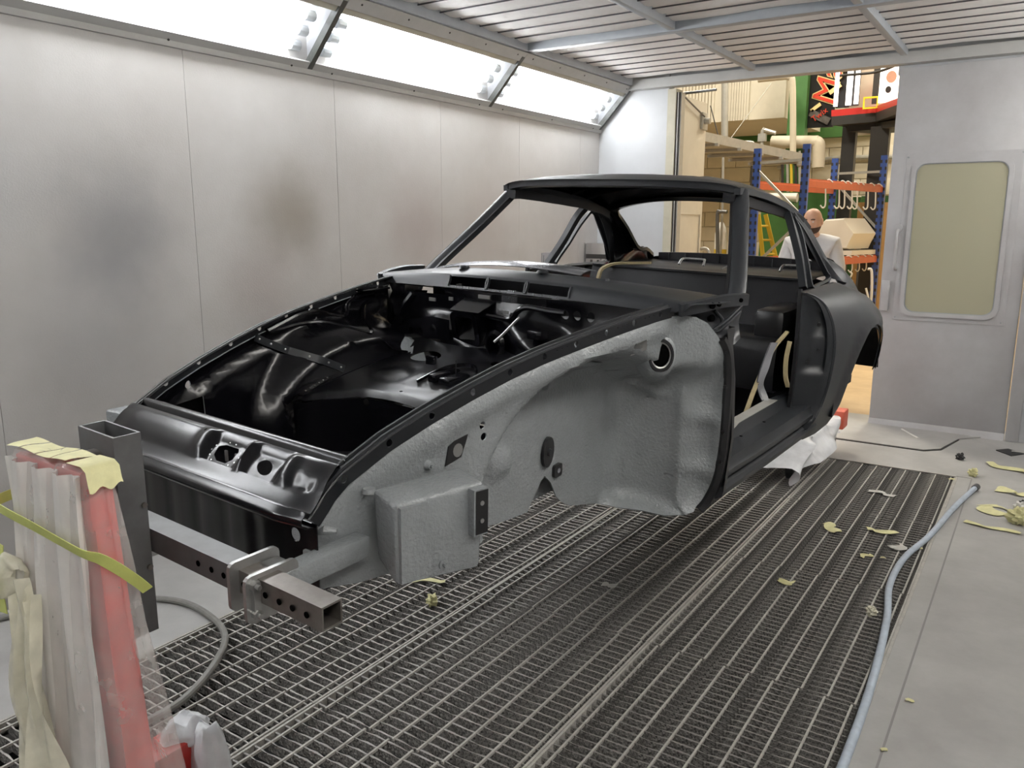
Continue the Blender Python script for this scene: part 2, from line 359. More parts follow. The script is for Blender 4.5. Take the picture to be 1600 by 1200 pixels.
# left wall: separate sheets with recessed seams
wl = st(MB().box((XL-.06, YN, 0), (XL-.012, YB, ZT)).build('wall_left', M['dark'], smooth=False))
yy = [YN, -1.4, -.4, .6, 1.59, 2.60, 3.61, 4.62, 5.63, 6.64, YB]
for a, b in zip(yy[:-1], yy[1:]):
    MB().box((XL-.012, a+.0012, 0.12), (XL, b-.0012, ZT-.02)).build('panel', M['wall'], wl, smooth=False)
k = MB(); k.prism([(0, 0), (.13, 0), (.13, .10), (.115, .115), (0, .115)], YN, YB, lambda u, v, w: (XL+u, w, v)); kerb = st(k.build('baseboard_left', M['cornice'], angle=20))
wr = st(MB().box((XR, YN, 0), (XR+.06, YB, ZT)).build('wall_right', M['wall'], smooth=False))
wn = st(MB().box((XL, YN-.06, 0), (XR, YN, ZT)).build('wall_near', M['backwall'], smooth=False))
# far wall: white part left of the opening, lintel, jamb right of the door
XO = -2.97
wb = MB(); wb.box((XL-.05, YB, 0), (XO, YB+.12, 2.95)); wb.box((-.06, YB-.04, 0), (XR, YB+.12, 2.95)); wb.box((XO, YB+.02, 2.80), (-.05, YB+.14, 3.1)); wb.box((-1.12, YB+.02, 2.72), (-.06, YB+.12, 2.82))
wallback = st(wb.build('wall_back', M['backwall'], smooth=False))
fr = MB(); fr.box((XO-.002, YB-.02, 0), (XO+.075, YB+.13, 2.77)); fr.cur = 1; fr.box((XO+.075, YB, 0), (XO+.10, YB+.12, 2.74)); fr.cur = 2; fr.box((XO+.10, YB+.02, 0), (XO+.112, YB+.10, 2.74)); fr.box((XO+.088, YB-.006, .02), (XO+.094, YB, 2.74))
st(fr.build('trim_4', [M['beige'], M['seal'], M['galv']], smooth=False))
# lintel and perimeter trim of the ceiling
t = MB(); t.prism([(0, -.02), (.10, -.02), (.10, .03), (.055, .055), (.0, .06)], XL, XR, lambda u, v, w: (w, YB-.10+u, ZT+v-.02)); st(t.build('trim_5', M['cornice'], angle=20))
# --- ceiling: frame beams, filter fleece cells and retaining wires
cl = st(MB().box((XL-.05, YN, ZT+.32), (XR+.05, YB+.1, ZT+.36)).build('ceiling', M['filt'], smooth=False))
def beam(x0, y0, x1, y1, w=.06, h=.10, z=ZT):
    b = MB(); b.box((min(x0, x1)-(w/2 if x0 == x1 else 0), min(y0, y1)-(w/2 if y0 == y1 else 0), z), (max(x0, x1)+(w/2 if x0 == x1 else 0), max(y0, y1)+(w/2 if y0 == y1 else 0), z+h), bev=.006)
    w2 = w*.78; b.box((min(x0, x1)-(w2 if x0 == x1 else 0), min(y0, y1)-(w2 if y0 == y1 else 0), z+h-.012), (max(x0, x1)+(w2 if x0 == x1 else 0), max(y0, y1)+(w2 if y0 == y1 else 0), z+h)); return b.build('beam', M['beam'], cl)
XC = [-3.30, -2.18, -1.06, .06, .42]; YC = [YN+.05, -1.46, .20, 1.86, 3.53, 5.20, 6.88]
for y in YC[1:-1]: beam(XC[0]-.03, y, XR, y, .075, .10, ZT-.005)
for x in XC[1:-1]:
    for a, b in zip(YC[:-1], YC[1:]): beam(x, a+.05, x, b-.05, .05, .09, ZT)
beam(XC[0], YN, XC[0], YB-.1, .05, .09, ZT-.005); beam(XC[4], YN, XC[4], YB-.1, .07, .10, ZT-.01)
fle = {}
for ci, (xa, xb) in enumerate(zip(XC[:-1], XC[1:])):
    for a, b in zip(YC[:-1], YC[1:]):
        n = 8; m = MB(); rows = []
        for i in range(n*4+1):
            y = a+(b-a)*i/(n*4); sag = -.018*math.sin(math.pi*(i % 4)/4)
            rows.append([(x, y, ZT+.06+sag+.004*math.sin(9*x+3*y)) for x in np.linspace(xa, xb, 7)])
        m.grid(rows); f = m.build('filter_panel', M['filt'], cl)
        key = ci
        for i in range(1, n):
            y = a+(b-a)*i/n
            MB().box((xa+.02, y-.003, ZT+.045), (xb-.02, y+.003, ZT+.053)).build('wire', M['wire'], f, smooth=False)
# --- angled light boxes along both sides
def light_box(y0, y1, side, label):
    """glazed light box leaning between wall and ceiling; local u runs up the slope"""
    s = 1 if side < 0 else -1; xw = XL if side < 0 else XR; zb, zt, xt = 2.45, 2.77, .30
    root = empty('light_box', (xw, (y0+y1)/2, zb)); tag(root, label, 'light fixture', 'slanted light boxes along the booth walls')
    up_ = Vector((s*xt, 0, zt-zb)); L_ = up_.length; up_.normalize(); nrm = Vector((s*up_.z, 0, -abs(up_.x)))
    cy = (y0+y1)/2; h = (y1-y0)/2-.002
    def P(u, v, w): return Vector((s*.02, 0, .02))+up_*u+Vector((0, v, 0))+nrm*w
    def slab(mb, u0, u1, v0, v1, w0, w1):
        vs = [P(u, v, w) for w in (w0, w1) for (u, v) in ((u0, v0), (u1, v0), (u1, v1), (u0, v1))]
        mb.add(vs, [(0, 3, 2, 1), (4, 5, 6, 7), (0, 1, 5, 4), (1, 2, 6, 5), (2, 3, 7, 6), (3, 0, 4, 7)])
    b = MB(); slab(b, 0, L_, -h, h, -.16, -.15); slab(b, -.005, .004, -h, h, -.15, 0); slab(b, L_-.004, L_+.005, -h, h, -.15, 0); slab(b, 0, L_, -h, -h+.006, -.15, 0); slab(b, 0, L_, h-.006, h, -.15, 0)
    b.build('reflector_housing', M['reflector'], root, smooth=False)
    g = MB(); slab(g, .035, L_-.035, -h+.02, h-.02, -.006, -.003); g.build('glass_pane', M['pane'], root, smooth=False)
    d = MB(); slab(d, 0, L_, h-.034, h-.001, -.03, .012); d.build('divider', M['bar_dark'], root, smooth=False)
    for i in range(4):
        u = .08+(L_-.16)*i/3
        tb = MB(); tb.tube([P(u, -h+.14, -.075), P(u, h-.16, -.075)], .019, 10); tb.build('fluorescent_tube', M['tube' if side < 0 else 'tuber'], root)
        for vv in (-h+.105, h-.125):
            hd = MB(); hd.tube([P(u, vv-.03, -.07), P(u, vv+.035, -.07)], .030, 10); hd.build('lamp_holder', M['holder'], root)
    tr = MB(); slab(tr, -.035, .04, -h, h, -.004, .010); slab(tr, L_-.04, L_+.035, -h, h, -.004, .010); tr.build('frame_rail', M['cornice'], root, smooth=False)
    for u, v in [(L_+.005, -h+.1+(2*h-.2)*k/4) for k in range(5)]+[(.0, -h+.15+(2*h-.3)*k/2) for k in range(3)]:
        MB().tube([P(u, v, .009), P(u, v, .013)], .006, 8).build('screw', M['dark'], root)
    return root
ys = [-2.0, -.2, 1.60, 3.42, 5.20, 6.98]
nm = ['light box behind the camera on the left wall, outside the frame', 'light box nearest the camera, mostly outside the frame', 'long glowing light box at upper left, its left end cut by the frame', 'glowing light box in the middle of the slanted row on the left wall', 'shortest looking glowing light box in the far corner beside the white wall']
for i in range(5): light_box(ys[i], ys[i+1], -1, nm[i])
for i in range(5): light_box(ys[i], ys[i+1], 1, 'slanted light box along the right booth wall, %s from the camera end' % ['first', 'second', 'third', 'fourth', 'last'][i])
# cornice mouldings below and above the boxes
for s, xw in ((1, XL), (-1, XR)):
    c = MB(); c.prism([(0, -.005), (.022, -.005), (.026, .01), (.026, .024), (.018, .027), (.018, .033), (.03, .036), (.03, .055), (0, .055)], YN, YB, lambda u, v, w: (xw+s*u, w, 2.44+v)); st(c.build('trim_6' if s > 0 else 'trim_7', M['cornice'], angle=15))
    c = MB(); c.prism([(.0, 0), (.07, 0), (.07, .05), (.0, .05)], YN, YB, lambda u, v, w: (xw+s*(.262+u*.75), w, 2.735+v+u*.75)); st(c.build('trim_8' if s > 0 else 'trim_9', M['beige'], angle=15))
    c = MB(); c.box((min(xw, xw+s*.3), YN, 2.80), (max(xw, xw+s*.3), YB, 2.83)); st(c.build('trim_10' if s > 0 else 'trim_11', M['dark'], smooth=False))
# --- booth door on the right: leaf, window, handle, latch
dr = st(MB().box((-1.105, YB-.02, .015), (-.15, YB+.035, 2.76), bev=.004).build('door_1', M['doorleaf']))
dx = lambda u, v, w: (u, YB-.02-w, v)
wn_o = rrect(-.955, .90, -.285, 2.085, .09, 6); wn_i = rrect(-.925, .93, -.315, 2.055, .075, 6)
sheet('window_frame', wn_o, [wn_i], lambda u, v: dx(u, v, .022), .06, M['doorleaf'], dr, .022)
sheet('outer_flange', [(-1.00, .865), (-.235, .865), (-.235, 2.13), (-1.00, 2.13)], [wn_o], lambda u, v: dx(u, v, .006), .08, M['doorleaf'], dr, .006)
sheet('rubber_seal', wn_i, [rrect(-.918, .937, -.322, 2.048, .07, 6)], lambda u, v: dx(u, v, .014), .06, M['holder'], dr, .014)
sheet('window_1', wn_i, [], lambda u, v: dx(u, v, .010), .2, M['glassdoor'], dr, .005)
b = MB(); b.box((-1.095, YB-.05, .93), (-1.035, YB-.02, 1.17), bev=.006); b.build('latch_box', M['doorleaf'], dr)
MB().tube([dx(-1.062, 1.07, .025), dx(-1.062, 1.07, .036)], .018, 14).build('lock_cylinder', M['doorleaf'], dr)
b = MB(); b.tube(catmull([dx(-1.01, 1.26, .005), dx(-1.01, 1.27, .045), dx(-1.01, 1.32, .058), dx(-1.01, 1.48, .058), dx(-1.01, 1.55, .045), dx(-1.01, 1.56, .005)], 5), .013, 10); b.tube([dx(-1.01, 1.575, .0), dx(-1.01, 1.575, .03)], .03, 12)
b.build('door_handle', M['doorleaf'], dr)
b = MB(); b.prism([(0, 0), (.035, 0), (.012, .035), (0, .05)], -1.105, -.15, lambda u, v, w: (w, YB-.02-u, .0+v)); b.build('kick_sill', M['doorleaf'], dr)
b = MB(); b.tube([dx(-.99, 2.105, .006), dx(-.99, 2.105, .011)], .007, 8); [b.tube([dx(x, z, .006), dx(x, z, .010)], .006, 8) for x, z in ((-.245, 2.11), (-.26, .885), (-.98, .885))]; b.build('screw', M['holder'], dr)
# hinge post strip between the door and the right wall
st(MB().box((-.145, YB-.06, 0), (-.055, YB+.05, 2.80), bev=.01).build('trim_12', M['doorleaf']))
# threshold plate with a cut corner, and ramp
sp = MB(); sp.prism([(-2.9, 6.32), (-.62, 6.32), (-.52, 6.42), (-.44, 6.80), (-.30, 6.96), (-2.9, 6.96)], 0, .010, lambda u, v, w: (u, v, w)); tag(sp.build('threshold_plate', M['floor'], origin=(-1.7, 6.7, 0), smooth=False), 'flat grey threshold plate with a cut corner in front of the booth door', 'plate')
sp = MB(); sp.prism([(-2.9, 6.31), (-.615, 6.31), (-.51, 6.415), (-.43, 6.80), (-.44, 6.80), (-.52, 6.42), (-.62, 6.32), (-2.9, 6.32)], 0, .006, lambda u, v, w: (u, v, w)); st(sp.build('trim_13', M['dark'], smooth=False))

# ------------------------------------------------------------------ floor gratings
def grating_meshes(w, l, top):
    m = MB(); n = 24; A = []; B = []; C_ = []; D = []
    for i in range(n+1):
        x = -w/2+.004+(w-.008)*i/n; j = .0016*math.sin(i*2.3)+.0013*math.sin(i*5.1+1)
        A.append((x, -.003+j*.6, -.036)); B.append((x, .003+j, -.036)); C_.append((x, .0028+j, -.003+j*.7)); D.append((x, -.0028+j, -.003-j*.7))
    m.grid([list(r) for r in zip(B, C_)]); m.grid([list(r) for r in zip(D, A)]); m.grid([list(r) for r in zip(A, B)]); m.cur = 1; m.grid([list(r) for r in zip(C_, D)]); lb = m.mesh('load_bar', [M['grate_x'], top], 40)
    r = MB().box((-.0034, -l/2+.004, -.009), (.0034, l/2-.004, 0)).mesh('cross_rod', M['grate'], smooth=False)
    eb = MB().box((-.004, -l/2+.002, -.036), (.004, l/2-.002, .0005)).mesh('edge_bar', M['grate'], smooth=False)
    return lb, r, eb
NAMES = {0: 'left', 1: 'middle', 2: 'right'}
ORD = ['nearest', 'second nearest', 'third from the camera', 'fourth from the camera', 'fifth from the camera', 'sixth from the camera', 'farthest']
for i in range(3):
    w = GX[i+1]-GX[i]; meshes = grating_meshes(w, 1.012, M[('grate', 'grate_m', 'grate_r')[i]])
    for j in range(7):
        l = GY[j+1]-GY[j]; cx, cy = (GX[i]+GX[i+1])/2, (GY[j]+GY[j+1])/2
        g = empty('floor_grating', (cx+random.uniform(-.002, .002), cy, 0)); tag(g, f'dusty steel floor grating, {ORD[j]} panel of the {NAMES[i]} row over the pit', 'grating', 'steel gratings over the floor pit')
        nb = (25, 25, 28)[i]
        for k in range(nb):
            o = bpy.data.objects.new('load_bar', meshes[0]); o.location = (0, -l/2+.012+(l-.024)*k/(nb-1), 0); o.parent = g; COL.objects.link(o)
        off = random.choice((.0, .012, -.012, .02)); nr = (8, 8, 9)[i]
        for k in range(nr):
            x = -w/2+.04+(w-.08)*k/(nr-1)+off*.6
            o = bpy.data.objects.new('cross_rod', meshes[1]); o.location = (x, 0, 0); o.parent = g; COL.objects.link(o)
        for sx in (-1, 1):
            o = bpy.data.objects.new('edge_bar', meshes[2]); o.location = (sx*(w/2-.006), 0, 0); o.parent = g; COL.objects.link(o)
# ------------------------------------------------------------------ the coupe body shell (own axes: x across, s rearward, z up)
CARM = Matrix(((.9982, .0496, .0350, -1.6024), (-.0488, .9985, -.0227, 1.7290), (-.0361, .0210, .9991, .4872), (0, 0, 0, 1)))
# orthonormalise
_q = CARM.to_quaternion(); _t = CARM.to_translation()
CARM = Matrix.Translation(_t) @ _q.to_matrix().to_4x4()
CI = CARM.inverted()
car = empty('car_body_shell', _t); car.rotation_euler = _q.to_euler()
tag(car, 'stripped coupe body shell in black primer with grey front inner wings', 'car body')
HZ = ([-.66, -.60, -.57, -.535, -.419, -.3, -.176, -.055, .068, .189, .315, .438, .564, .64], [.49, .552, .588, .617, .671, .711, .746, .776, .80, .818, .835, .85, .863, .868])
hw = lambda s: .438+.158*(s+.419)
zh = lambda s: float(np.interp(s, *HZ))
def rail_pt(s, a, b):
    """a outward, b along the path normal"""
    ds = .01; t = Vector((.158*2*ds, 2*ds, zh(s+ds)-zh(s-ds))).normalized()
    n = Vector((0, -t.z, t.y)).normalized()
    return Vector((hw(s), s, zh(s)))+Vector((a, 0, 0))+n*b
HOLES = [-.535, -.419, -.3, -.176, -.055, .068, .189, .315, .438, .564]
def mx(p): return Vector((-p[0], p[1], p[2]))
RP = [(0, .009), (-.004, .0125), (-.010, .0105), (-.012, .016), (-.017, .016), (-.019, .0115), (-.026, .0115), (-.028, .018), (-.033, .018), (-.034, .0135), (-.029, .010), (-.018, .0085), (-.006, .0075)]
def part(mb, name, m, parent=car, **k): return mb.build(name, m, parent, **k)
for mir in (False, True):
    S_ = np.linspace(-.612, .635, 46)
    rows = [[(mx(rail_pt(s, a, b)) if mir else rail_pt(s, a, b)) for a, b in RP] for s in S_]
    m = MB(); m.grid(rows, close=True, flip=mir)
    rl = part(m, 'wing_rail', M['rail'], angle=50)
    hl = [circ(s, -.002, .0080, .0092, 14) for s in HOLES]
    hl += [circ(s+d, .001, .0022, n=7) for s in HOLES[6:] for d in (-.035, -.055, -.075)]
    sheet('bolt_flange', [(-.612, -.022), (.635, -.022), (.635, .010), (-.612, .010)], hl, lambda u, v: rail_pt(u, 0, v), .02, M['rail'], rl, .002, mirror=mir)
# --- front inner wing (stone-chip grey outside, black inside): wheel house and rear closing wall
LOWP = [(0, .392, .62), (.2, .41, .68), (.35, .465, .712), (.5, .53, .730), (.65, .59, .742), (.72, .615, .742), (.8, .65, .765), (1, .73, .795), (1.1, .76, .81)]
UPP = [(0, .60, .62), (.35, .640, .672), (.5, .660, .698), (.65, .682, .726), (.8, .705, .756), (1, .73, .795), (1.1, .76, .81)]
def pol(T, w): a = [t[0] for t in T]; return float(np.interp(w, a, [t[1] for t in T])), float(np.interp(w, a, [t[2] for t in T]))
def ell(s, z):
    r = math.sqrt(((s-.33)/.46)**2+((z-.42)/.335)**2); return 1-sm(.84, 1.05, r)
def wing(u, z):
    s = min(u, .62); zr = zh(s)-.02
    D = .080+.115*sm(-.1, .62, s); E = ell(s, z)
    x = hw(s)-.010-D*E+.020*gau(z, zr-.030, .028)*(1-.7*E)*sm(-.56, -.25, s)
    # raised pads and bracket swellings of the front part
    x += .018*sm(.0, .02, .055-abs(s-.02))*sm(0, .02, .040-abs(z-.50))
    x += .007*sm(0, .012, .035-math.hypot(s+.285, z-.640))
    if u > .62:
        w = (u-.62)/.40; b = ell(.62, z); a1 = pol(UPP, w); a2 = pol(LOWP, w); x = a1[0]*(1-b)+a2[0]*b; s2 = a1[1]*(1-b)+a2[1]*b
        # corrugations below the horn opening, ladder dents beside the hinge post
        for zc in (.655, .625, .592): s2 -= .026*gau(z, zc-(w-.42)*.10, .012)*gau(w, .36, .20); x += .010*gau(z, zc-(w-.42)*.10, .012)*gau(w, .2, .2)
        s2 += .022*sm(.69, .78, w)*(1-sm(.90, .97, w))*(1-.9*(gau(z, .51, .032)+gau(z, .33, .032)))*(1-sm(.68, .74, z))*sm(.19, .29, z)
        s2 -= .010*gau(w, .70, .05)*(1-sm(.72, .80, z))
        return Vector((x, s2, z))
    return Vector((x, s, z))
WING = [(-.602, .540), (-.592, .38), (-.494, .360), (-.078, .338), (.10, .318), (.165, .312), (.195, .342), (.24, .385), (.262, .392), (.30, .36), (.335, .305), (.37, .276), (.42, .246), (.50, .225), (.62, .195), (.78, .176), (.88, .180), (.93, .19), (.975, .23), (1.0, .30), (1.012, .40), (1.012, .64), (1.0, .71), (.975, .745), (.93, .785), (.87, .825), (.80, .845), (.72, .850), (.62, .848)]
TOPL = [(s, zh(s)-.018) for s in np.linspace(.60, -.59, 30)]
wh_near = [circ(-.215, .603, .014, n=14), circ(-.135, .652, .010), circ(-.130, .622, .010), circ(.26, .47, .010, .012), circ(.470, .775, .006)]
wh_far = [[(-.405, .600), (-.30, .606), (-.297, .545), (-.39, .535)], circ(-.342, .648, .0105, .0135, n=16), circ(.59, .606, .075, .045, 20), circ(.517, .655, .05, .03, 14)]  # last two holes added to let light show through the boot floor
def offs(P, d):
    return Vector(P)+Vector((d, 0, 0))
for mir in (False, True):
    wg = sheet('inner_wing', WING+TOPL, wh_far if mir else wh_near, wing, .019, [M['gray'], M['inner']], car, .004, mirror=mir, angle=55)
    F = mx if mir else (lambda p: p)
    # black seal edge along the hinge post
    P = [wing(u, z) for u, z in ((.955, .772), (.985, .745), (1.008, .71), (1.022, .64), (1.024, .5), (1.022, .40), (1.012, .30), (.985, .225), (.955, .195))]
    m = MB(); m.sweep([F(p) for p in catmull(P, 5)], [(-.014, -.010), (.014, -.010), (.016, .004), (.004, .012), (-.012, .006)], (0, -1, 0)); part(m, 'hinge_post_edge', M['seal'])
    for u, z in ((1.0, .73), (1.022, .47), (1.022, .37), (1.018, .62)):
        p = F(wing(u, z)+Vector((0, -.012, 0))); MB().tube([p, p+Vector((0, -.006, 0))], .006, 8).build('bolt', M['seal'], wg)
    # horn opening collar, rubber grommets and brackets
    if not mir:
        n_ = Vector((.70, -.70, .12)).normalized(); e1 = Vector((.70, .70, 0)).normalized(); e2 = n_.cross(e1); c = wing(.60, .735)+n_*.010+Vector((-.006, -.004, -.004))
        rg = lambda r, h, j=0.0: [F(c+n_*h+(e1*math.cos(a)*.80+e2*math.sin(a))*r*(1+j*math.sin(5*a))) for a in np.linspace(0, 2*math.pi, 28, endpoint=False)]
        m = MB(); m.grid([rg(.086, -.050), rg(.070, -.016), rg(.058, .002), rg(.050, .004)], close=True); m.build('horn_collar_swell', M['gray'], wg, angle=70)
        m = MB(); m.grid([rg(.053, .002, .03), rg(.050, .008), rg(.042, .008), rg(.040, .002)], close=True); m.build('grommet_collar', M['seal'], wg)
        m = MB(); m.grid([rg(.040, .004), rg(.036, .002), rg(.035, -.006)], close=True); m.build('grommet_lip', M['platesteel'], wg)
        m = MB(); k_ = rg(.041, .0); m.add(k_, [tuple(range(28))]); m.build('horn_opening', M['hole'], wg)
        m = MB(); q = [wing(u, z)+Vector((.001, -.004, .002)) for u, z in ((.445, .785), (.49, .792), (.515, .757), (.468, .742))]; m.add([F(p) for p in q]+[F(p+Vector((.004, 0, 0))) for p in q], [(0, 1, 2, 3), (7, 6, 5, 4), (0, 4, 5, 1), (1, 5, 6, 2), (2, 6, 7, 3), (3, 7, 4, 0)]); m.build('masked_patch', M['platesteel'], wg)
        # strut stopper: teardrop pad with a bush
        pad = circ(.262, .468, .031, .046, 18, -.15); m = MB(); m.prism(pad, .002, .012, lambda u, v, w: F(wing(u, v)+Vector((w, 0, 0)))); pd = m.build('rubber_pad', M['seal'], wg, angle=20)
        m = MB(); m.tube([F(wing(.262, .468)+Vector((.010, 0, 0))), F(wing(.262, .468)+Vector((.02, 0, 0)))], [.013, .010], 14); m.build('bush', M['body'], pd)
        m = MB(); m.prism(rrect(.305, .372, .352, .412, .010), .0, .010, lambda u, v, w: F(wing(u, v)+Vector((w, 0, 0)))); bb = m.build('black_bracket', M['seal'], wg)
        m = MB(); m.tube([F(wing(.330, .392)+Vector((.0101, 0, 0))), F(wing(.330, .392)+Vector((.011, 0, 0)))], .008, 12); m.build('bracket_eye', M['silver'], bb)
        m = MB(); m.prism([(-.255, .575), (-.205, .588), (-.185, .640), (-.225, .632), (-.245, .622)], .001, .0035, lambda u, v, w: F(wing(u, v)+Vector((w, 0, 0)))); sq = m.build('masked_square', M['seal'], wg, angle=20)
        m = MB(); m.prism(circ(-.217, .607, .015, .017), .003, .0045, lambda u, v, w: F(wing(u, v)+Vector((w, 0, 0)))); m.build('plug', M['platesteel'], sq)
        m = MB(); m.tube([F(wing(-.305, .590)), F(wing(-.305, .590)+Vector((.012, 0, 0)))], [.013, .009], 14); m.tube([F(wing(-.305, .590)+Vector((.012, 0, 0))), F(wing(-.305, .590)+Vector((.018, 0, 0)))], .005, 8); m.build('bolt', M['gray'], wg)
        # teardrop bracket pocket high in the wheel house
        P = [Vector((wing(s, z).x, s, z)) for s, z in ((.232, .660), (.245, .685), (.275, .705), (.33, .722), (.40, .724), (.485, .704), (.42, .692), (.35, .680), (.28, .664)) ]
        m = MB(); n = len(P); c = sum(P, Vector())/n; m.grid([[F(P[i].lerp(c, k)+Vector((h*(1.15-.9*i_/n if False else 1), 0, 0))) for i_, i in enumerate(range(n))] for k, h in ((-.02, -.004), (.0, .012), (.12, .016), (.45, .010), (.8, -.004), (1.0, -.008))], close=True)
        m.build('bracket_pocket', M['gray'], wg, angle=60)
        # sheared clip tongues and paint curl on the closing wall
        for (u, z) in ((.80, .555), (.87, .30)):
            p = wing(u, z); m = MB(); m.grid([[F(p+Vector((.02*math.cos(a)*k-.004, -.004-.010*k*math.sin(a), .014*math.sin(a)*k))) for a in np.linspace(.2, 2.8, 8)] for k in (.55, 1.0)]); o = m.build('paint_curl', M['gray'], wg)
m = MB(); m.grid([[(.335, s, z) for s in np.linspace(.12, .48, 6)] for z in (.29, .36, .45)]); m.grid([[(-.335, s, z) for s in np.linspace(.12, .48, 6)] for z in (.29, .36, .45)]); pu = part(m, 'chassis_side', M['gray']); pass
m = MB(); m.add([(-.437, -.42, .525), (-.462, -.28, .525), (-.462, -.28, .615), (-.437, -.42, .612)], [(0, 1, 2, 3)]); part(m, 'cutout_shade_plate', M['hole'], smooth=False)  # black plate added so the wing cut-out looks shaded inside
# --- side boxes ahead of the wheels (gray), with strap bracket
for mir in (False, True):
    F = mx if mir else (lambda p: Vector(p))
    top = [(.435, -.482, .583), (.532, -.496, .571), (.584, -.266, .571), (.44, -.225, .573)]; bot = [(.438, -.470, .42), (.532, -.500, .386), (.584, -.280, .362), (.44, -.225, .38)]
    top[0] = (.445, -.482, .583); top[3] = (.474, -.225, .573); bot[0] = (.445, -.470, .42); bot[3] = (.470, -.225, .38)
    if mir: top[1], top[2], bot[1], bot[2] = (.585, -.525, .590), (.60, -.30, .582), (.585, -.52, .40), (.60, -.30, .38)
    bm = bmesh.new(); vs = [bm.verts.new(F(p)) for p in top+bot]; fs = [(0, 3, 2, 1), (4, 5, 6, 7), (0, 1, 5, 4), (1, 2, 6, 5), (2, 3, 7, 6), (3, 0, 4, 7)]
    for f in fs: bm.faces.new([vs[i] for i in f])
    bmesh.ops.recalc_face_normals(bm, faces=bm.faces); bmesh.ops.bevel(bm, geom=bm.edges[:], offset=.012, segments=3, affect='EDGES', profile=.5)
    m = MB(); m.add([v.co.copy() for v in bm.verts], [[v.index for v in f.verts] for f in bm.faces]); bm.free()
    bx = part(m, 'side_box', M['gray'], angle=30)
    if mir:
        m = MB(); m.box((.385, -.625, .435), (.425, -.598, .478), bev=.004); m.v = [tuple(F(v)) for v in m.v]; part(m, 'corner_bracket', M['gray'])
        continue
    # proud front half of the outer face
    q = lambda t, z, o: F(Vector((.532+.052*t+o*.97, -.496+.23*t-o*.22, z+(.571-.375-z)*0)))
    m = MB(); m.prism([(.02, .395), (.30, .390), (.345, .397), (.345, .552), (.31, .562), (.02, .565)], .0, .010, lambda u, v, w: q(u, v, w)); m.build('raised_half', M['gray'], bx, angle=20)
    m = MB(); m.prism([(.80, .455), (.97, .455), (.97, .565), (.80, .565)], .0, .022, lambda u, v, w: q(u, v, w)); sp = m.build('strap_bracket', M['gray'], bx, smooth=False)
    m = MB(); m.prism([(.82, .459), (.965, .459), (.965, .562), (.82, .562)], .022, .0235, lambda u, v, w: q(u, v, w)); m.build('bare_face', M['seal'], sp, smooth=False)
    for z in (.49, .532):
        m = MB(); m.tube([q(.89, z, .0235), q(.89, z, .0255)], .0055, 10); m.build('bolt_hole', M['platesteel'], sp)
    m = MB(); m.tube([q(.50, .405, .0), q(.50, .405, .006)], .012, 14); m.tube([q(.50, .405, .006), q(.50, .405, .016)], .0055, 8); m.build('bolt', M['gray'], bx)
    m = MB(); m.tube([F((.435, -.478, .572)), F((.435, -.478, .581))], [.017, .014], 14); m.build('boss', M['gray'], bx)
    # bumper bracket tab at the front corner
    m = MB(); m.box((.385, -.625, .435), (.425, -.598, .478), bev=.004); m.tube([(.405, -.628, .457), (.405, -.622, .457)], .009, 10); m.v = [tuple(F(v)) for v in m.v]; part(m, 'corner_bracket', M['gray'])
    m = MB(); m.tube([F(p) for p in ((.402, -.595, .51), (.418, -.59, .518), (.438, -.575, .516))], [.006, .010, .006], 8); part(m, 'weld_bead', M['gray'])
# --- latch panel across the nose
LP = [(-.496, .648), (-.506, .650), (-.512, .646), (-.516, .630), (-.526, .624), (-.531, .630), (-.535, .640), (-.546, .637), (-.551, .630), (-.560, .626), (-.572, .617), (-.586, .602), (-.600, .586), (-.614, .573), (-.628, .562), (-.636, .560), (-.640, .568), (-.646, .567), (-.650, .558), (-.656, .557), (-.660, .546), (-.652, .538), (-.625, .534)]
_l = [0]
for a, b in zip(LP[:-1], LP[1:]): _l.append(_l[-1]+math.hypot(b[0]-a[0], b[1]-a[1]))
def latch(x, v):
    s = float(np.interp(v, _l, [p[0] for p in LP])); z = float(np.interp(v, _l, [p[1] for p in LP]))
    d = sm(.068, .085, v)*(1-sm(.138, .150, v))
    dip = lambda x0, x1: sm(x0-.012, x0+.008, x)*(1-sm(x1-.008, x1+.012, x))
    k = -.016*d*(dip(.0, .125)+dip(.150, .265))+.006*d*(gau(x, -.03, .02)+gau(x, .138, .012)+gau(x, .285, .02))-.010*d*dip(.31, .37)*sm(.1, .14, v)
    edge = sm(.33, .41, abs(x)); s += .010*edge*(v/.25)
    return Vector((x, s-.6*k*0, z+k+.004*d*(1-edge)))
LW = lambda v: .394+.02*min(1, v/.2)
lo = [(-.398, 0), (.398, 0), (.404, .08), (.412, .15), (.42, _l[-1]), (-.42, _l[-1]), (-.412, .15), (-.404, .08)]
lat_h = [[(.022, .098), (.042, .088), (.088, .088), (.098, .098), (.096, .118), (.080, .132), (.045, .132), (.026, .120)], circ(.207, .112, .027, .017, 18, .25), circ(-.045, .085, .004), circ(.125, .132, .003)]
lp = sheet('latch_panel', lo, lat_h, latch, .0085, [M['inner'], M['inner']], car, .002, angle=60)
m = MB()
for i in range(23):
    x = -.37+.74*i/22; p = latch(x, .063); m.box((x-.0025, p.y-.002, p.z), (x+.0025, p.y+.002, p.z+.0012))
m.build('spot_weld', M['platesteel'], lp, smooth=False)
m = MB()
for a in np.linspace(0, 2*math.pi, 14, endpoint=False):
    p = latch(.06+.052*math.cos(a), .11+.030*math.sin(a)); m.tube([p+Vector((0, -.001, .0005)), p+Vector((0, -.0018, .0016))], .0022, 6)
m.build('rivet', M['platesteel'], lp)
for x in (.045, .085):
    p = latch(x, .10); m = MB(); m.box((x-.004, p.y+.002, p.z-.03), (x+.004, p.y+.006, p.z-.004)); m.build('latch_tab', M['platesteel'], lp)
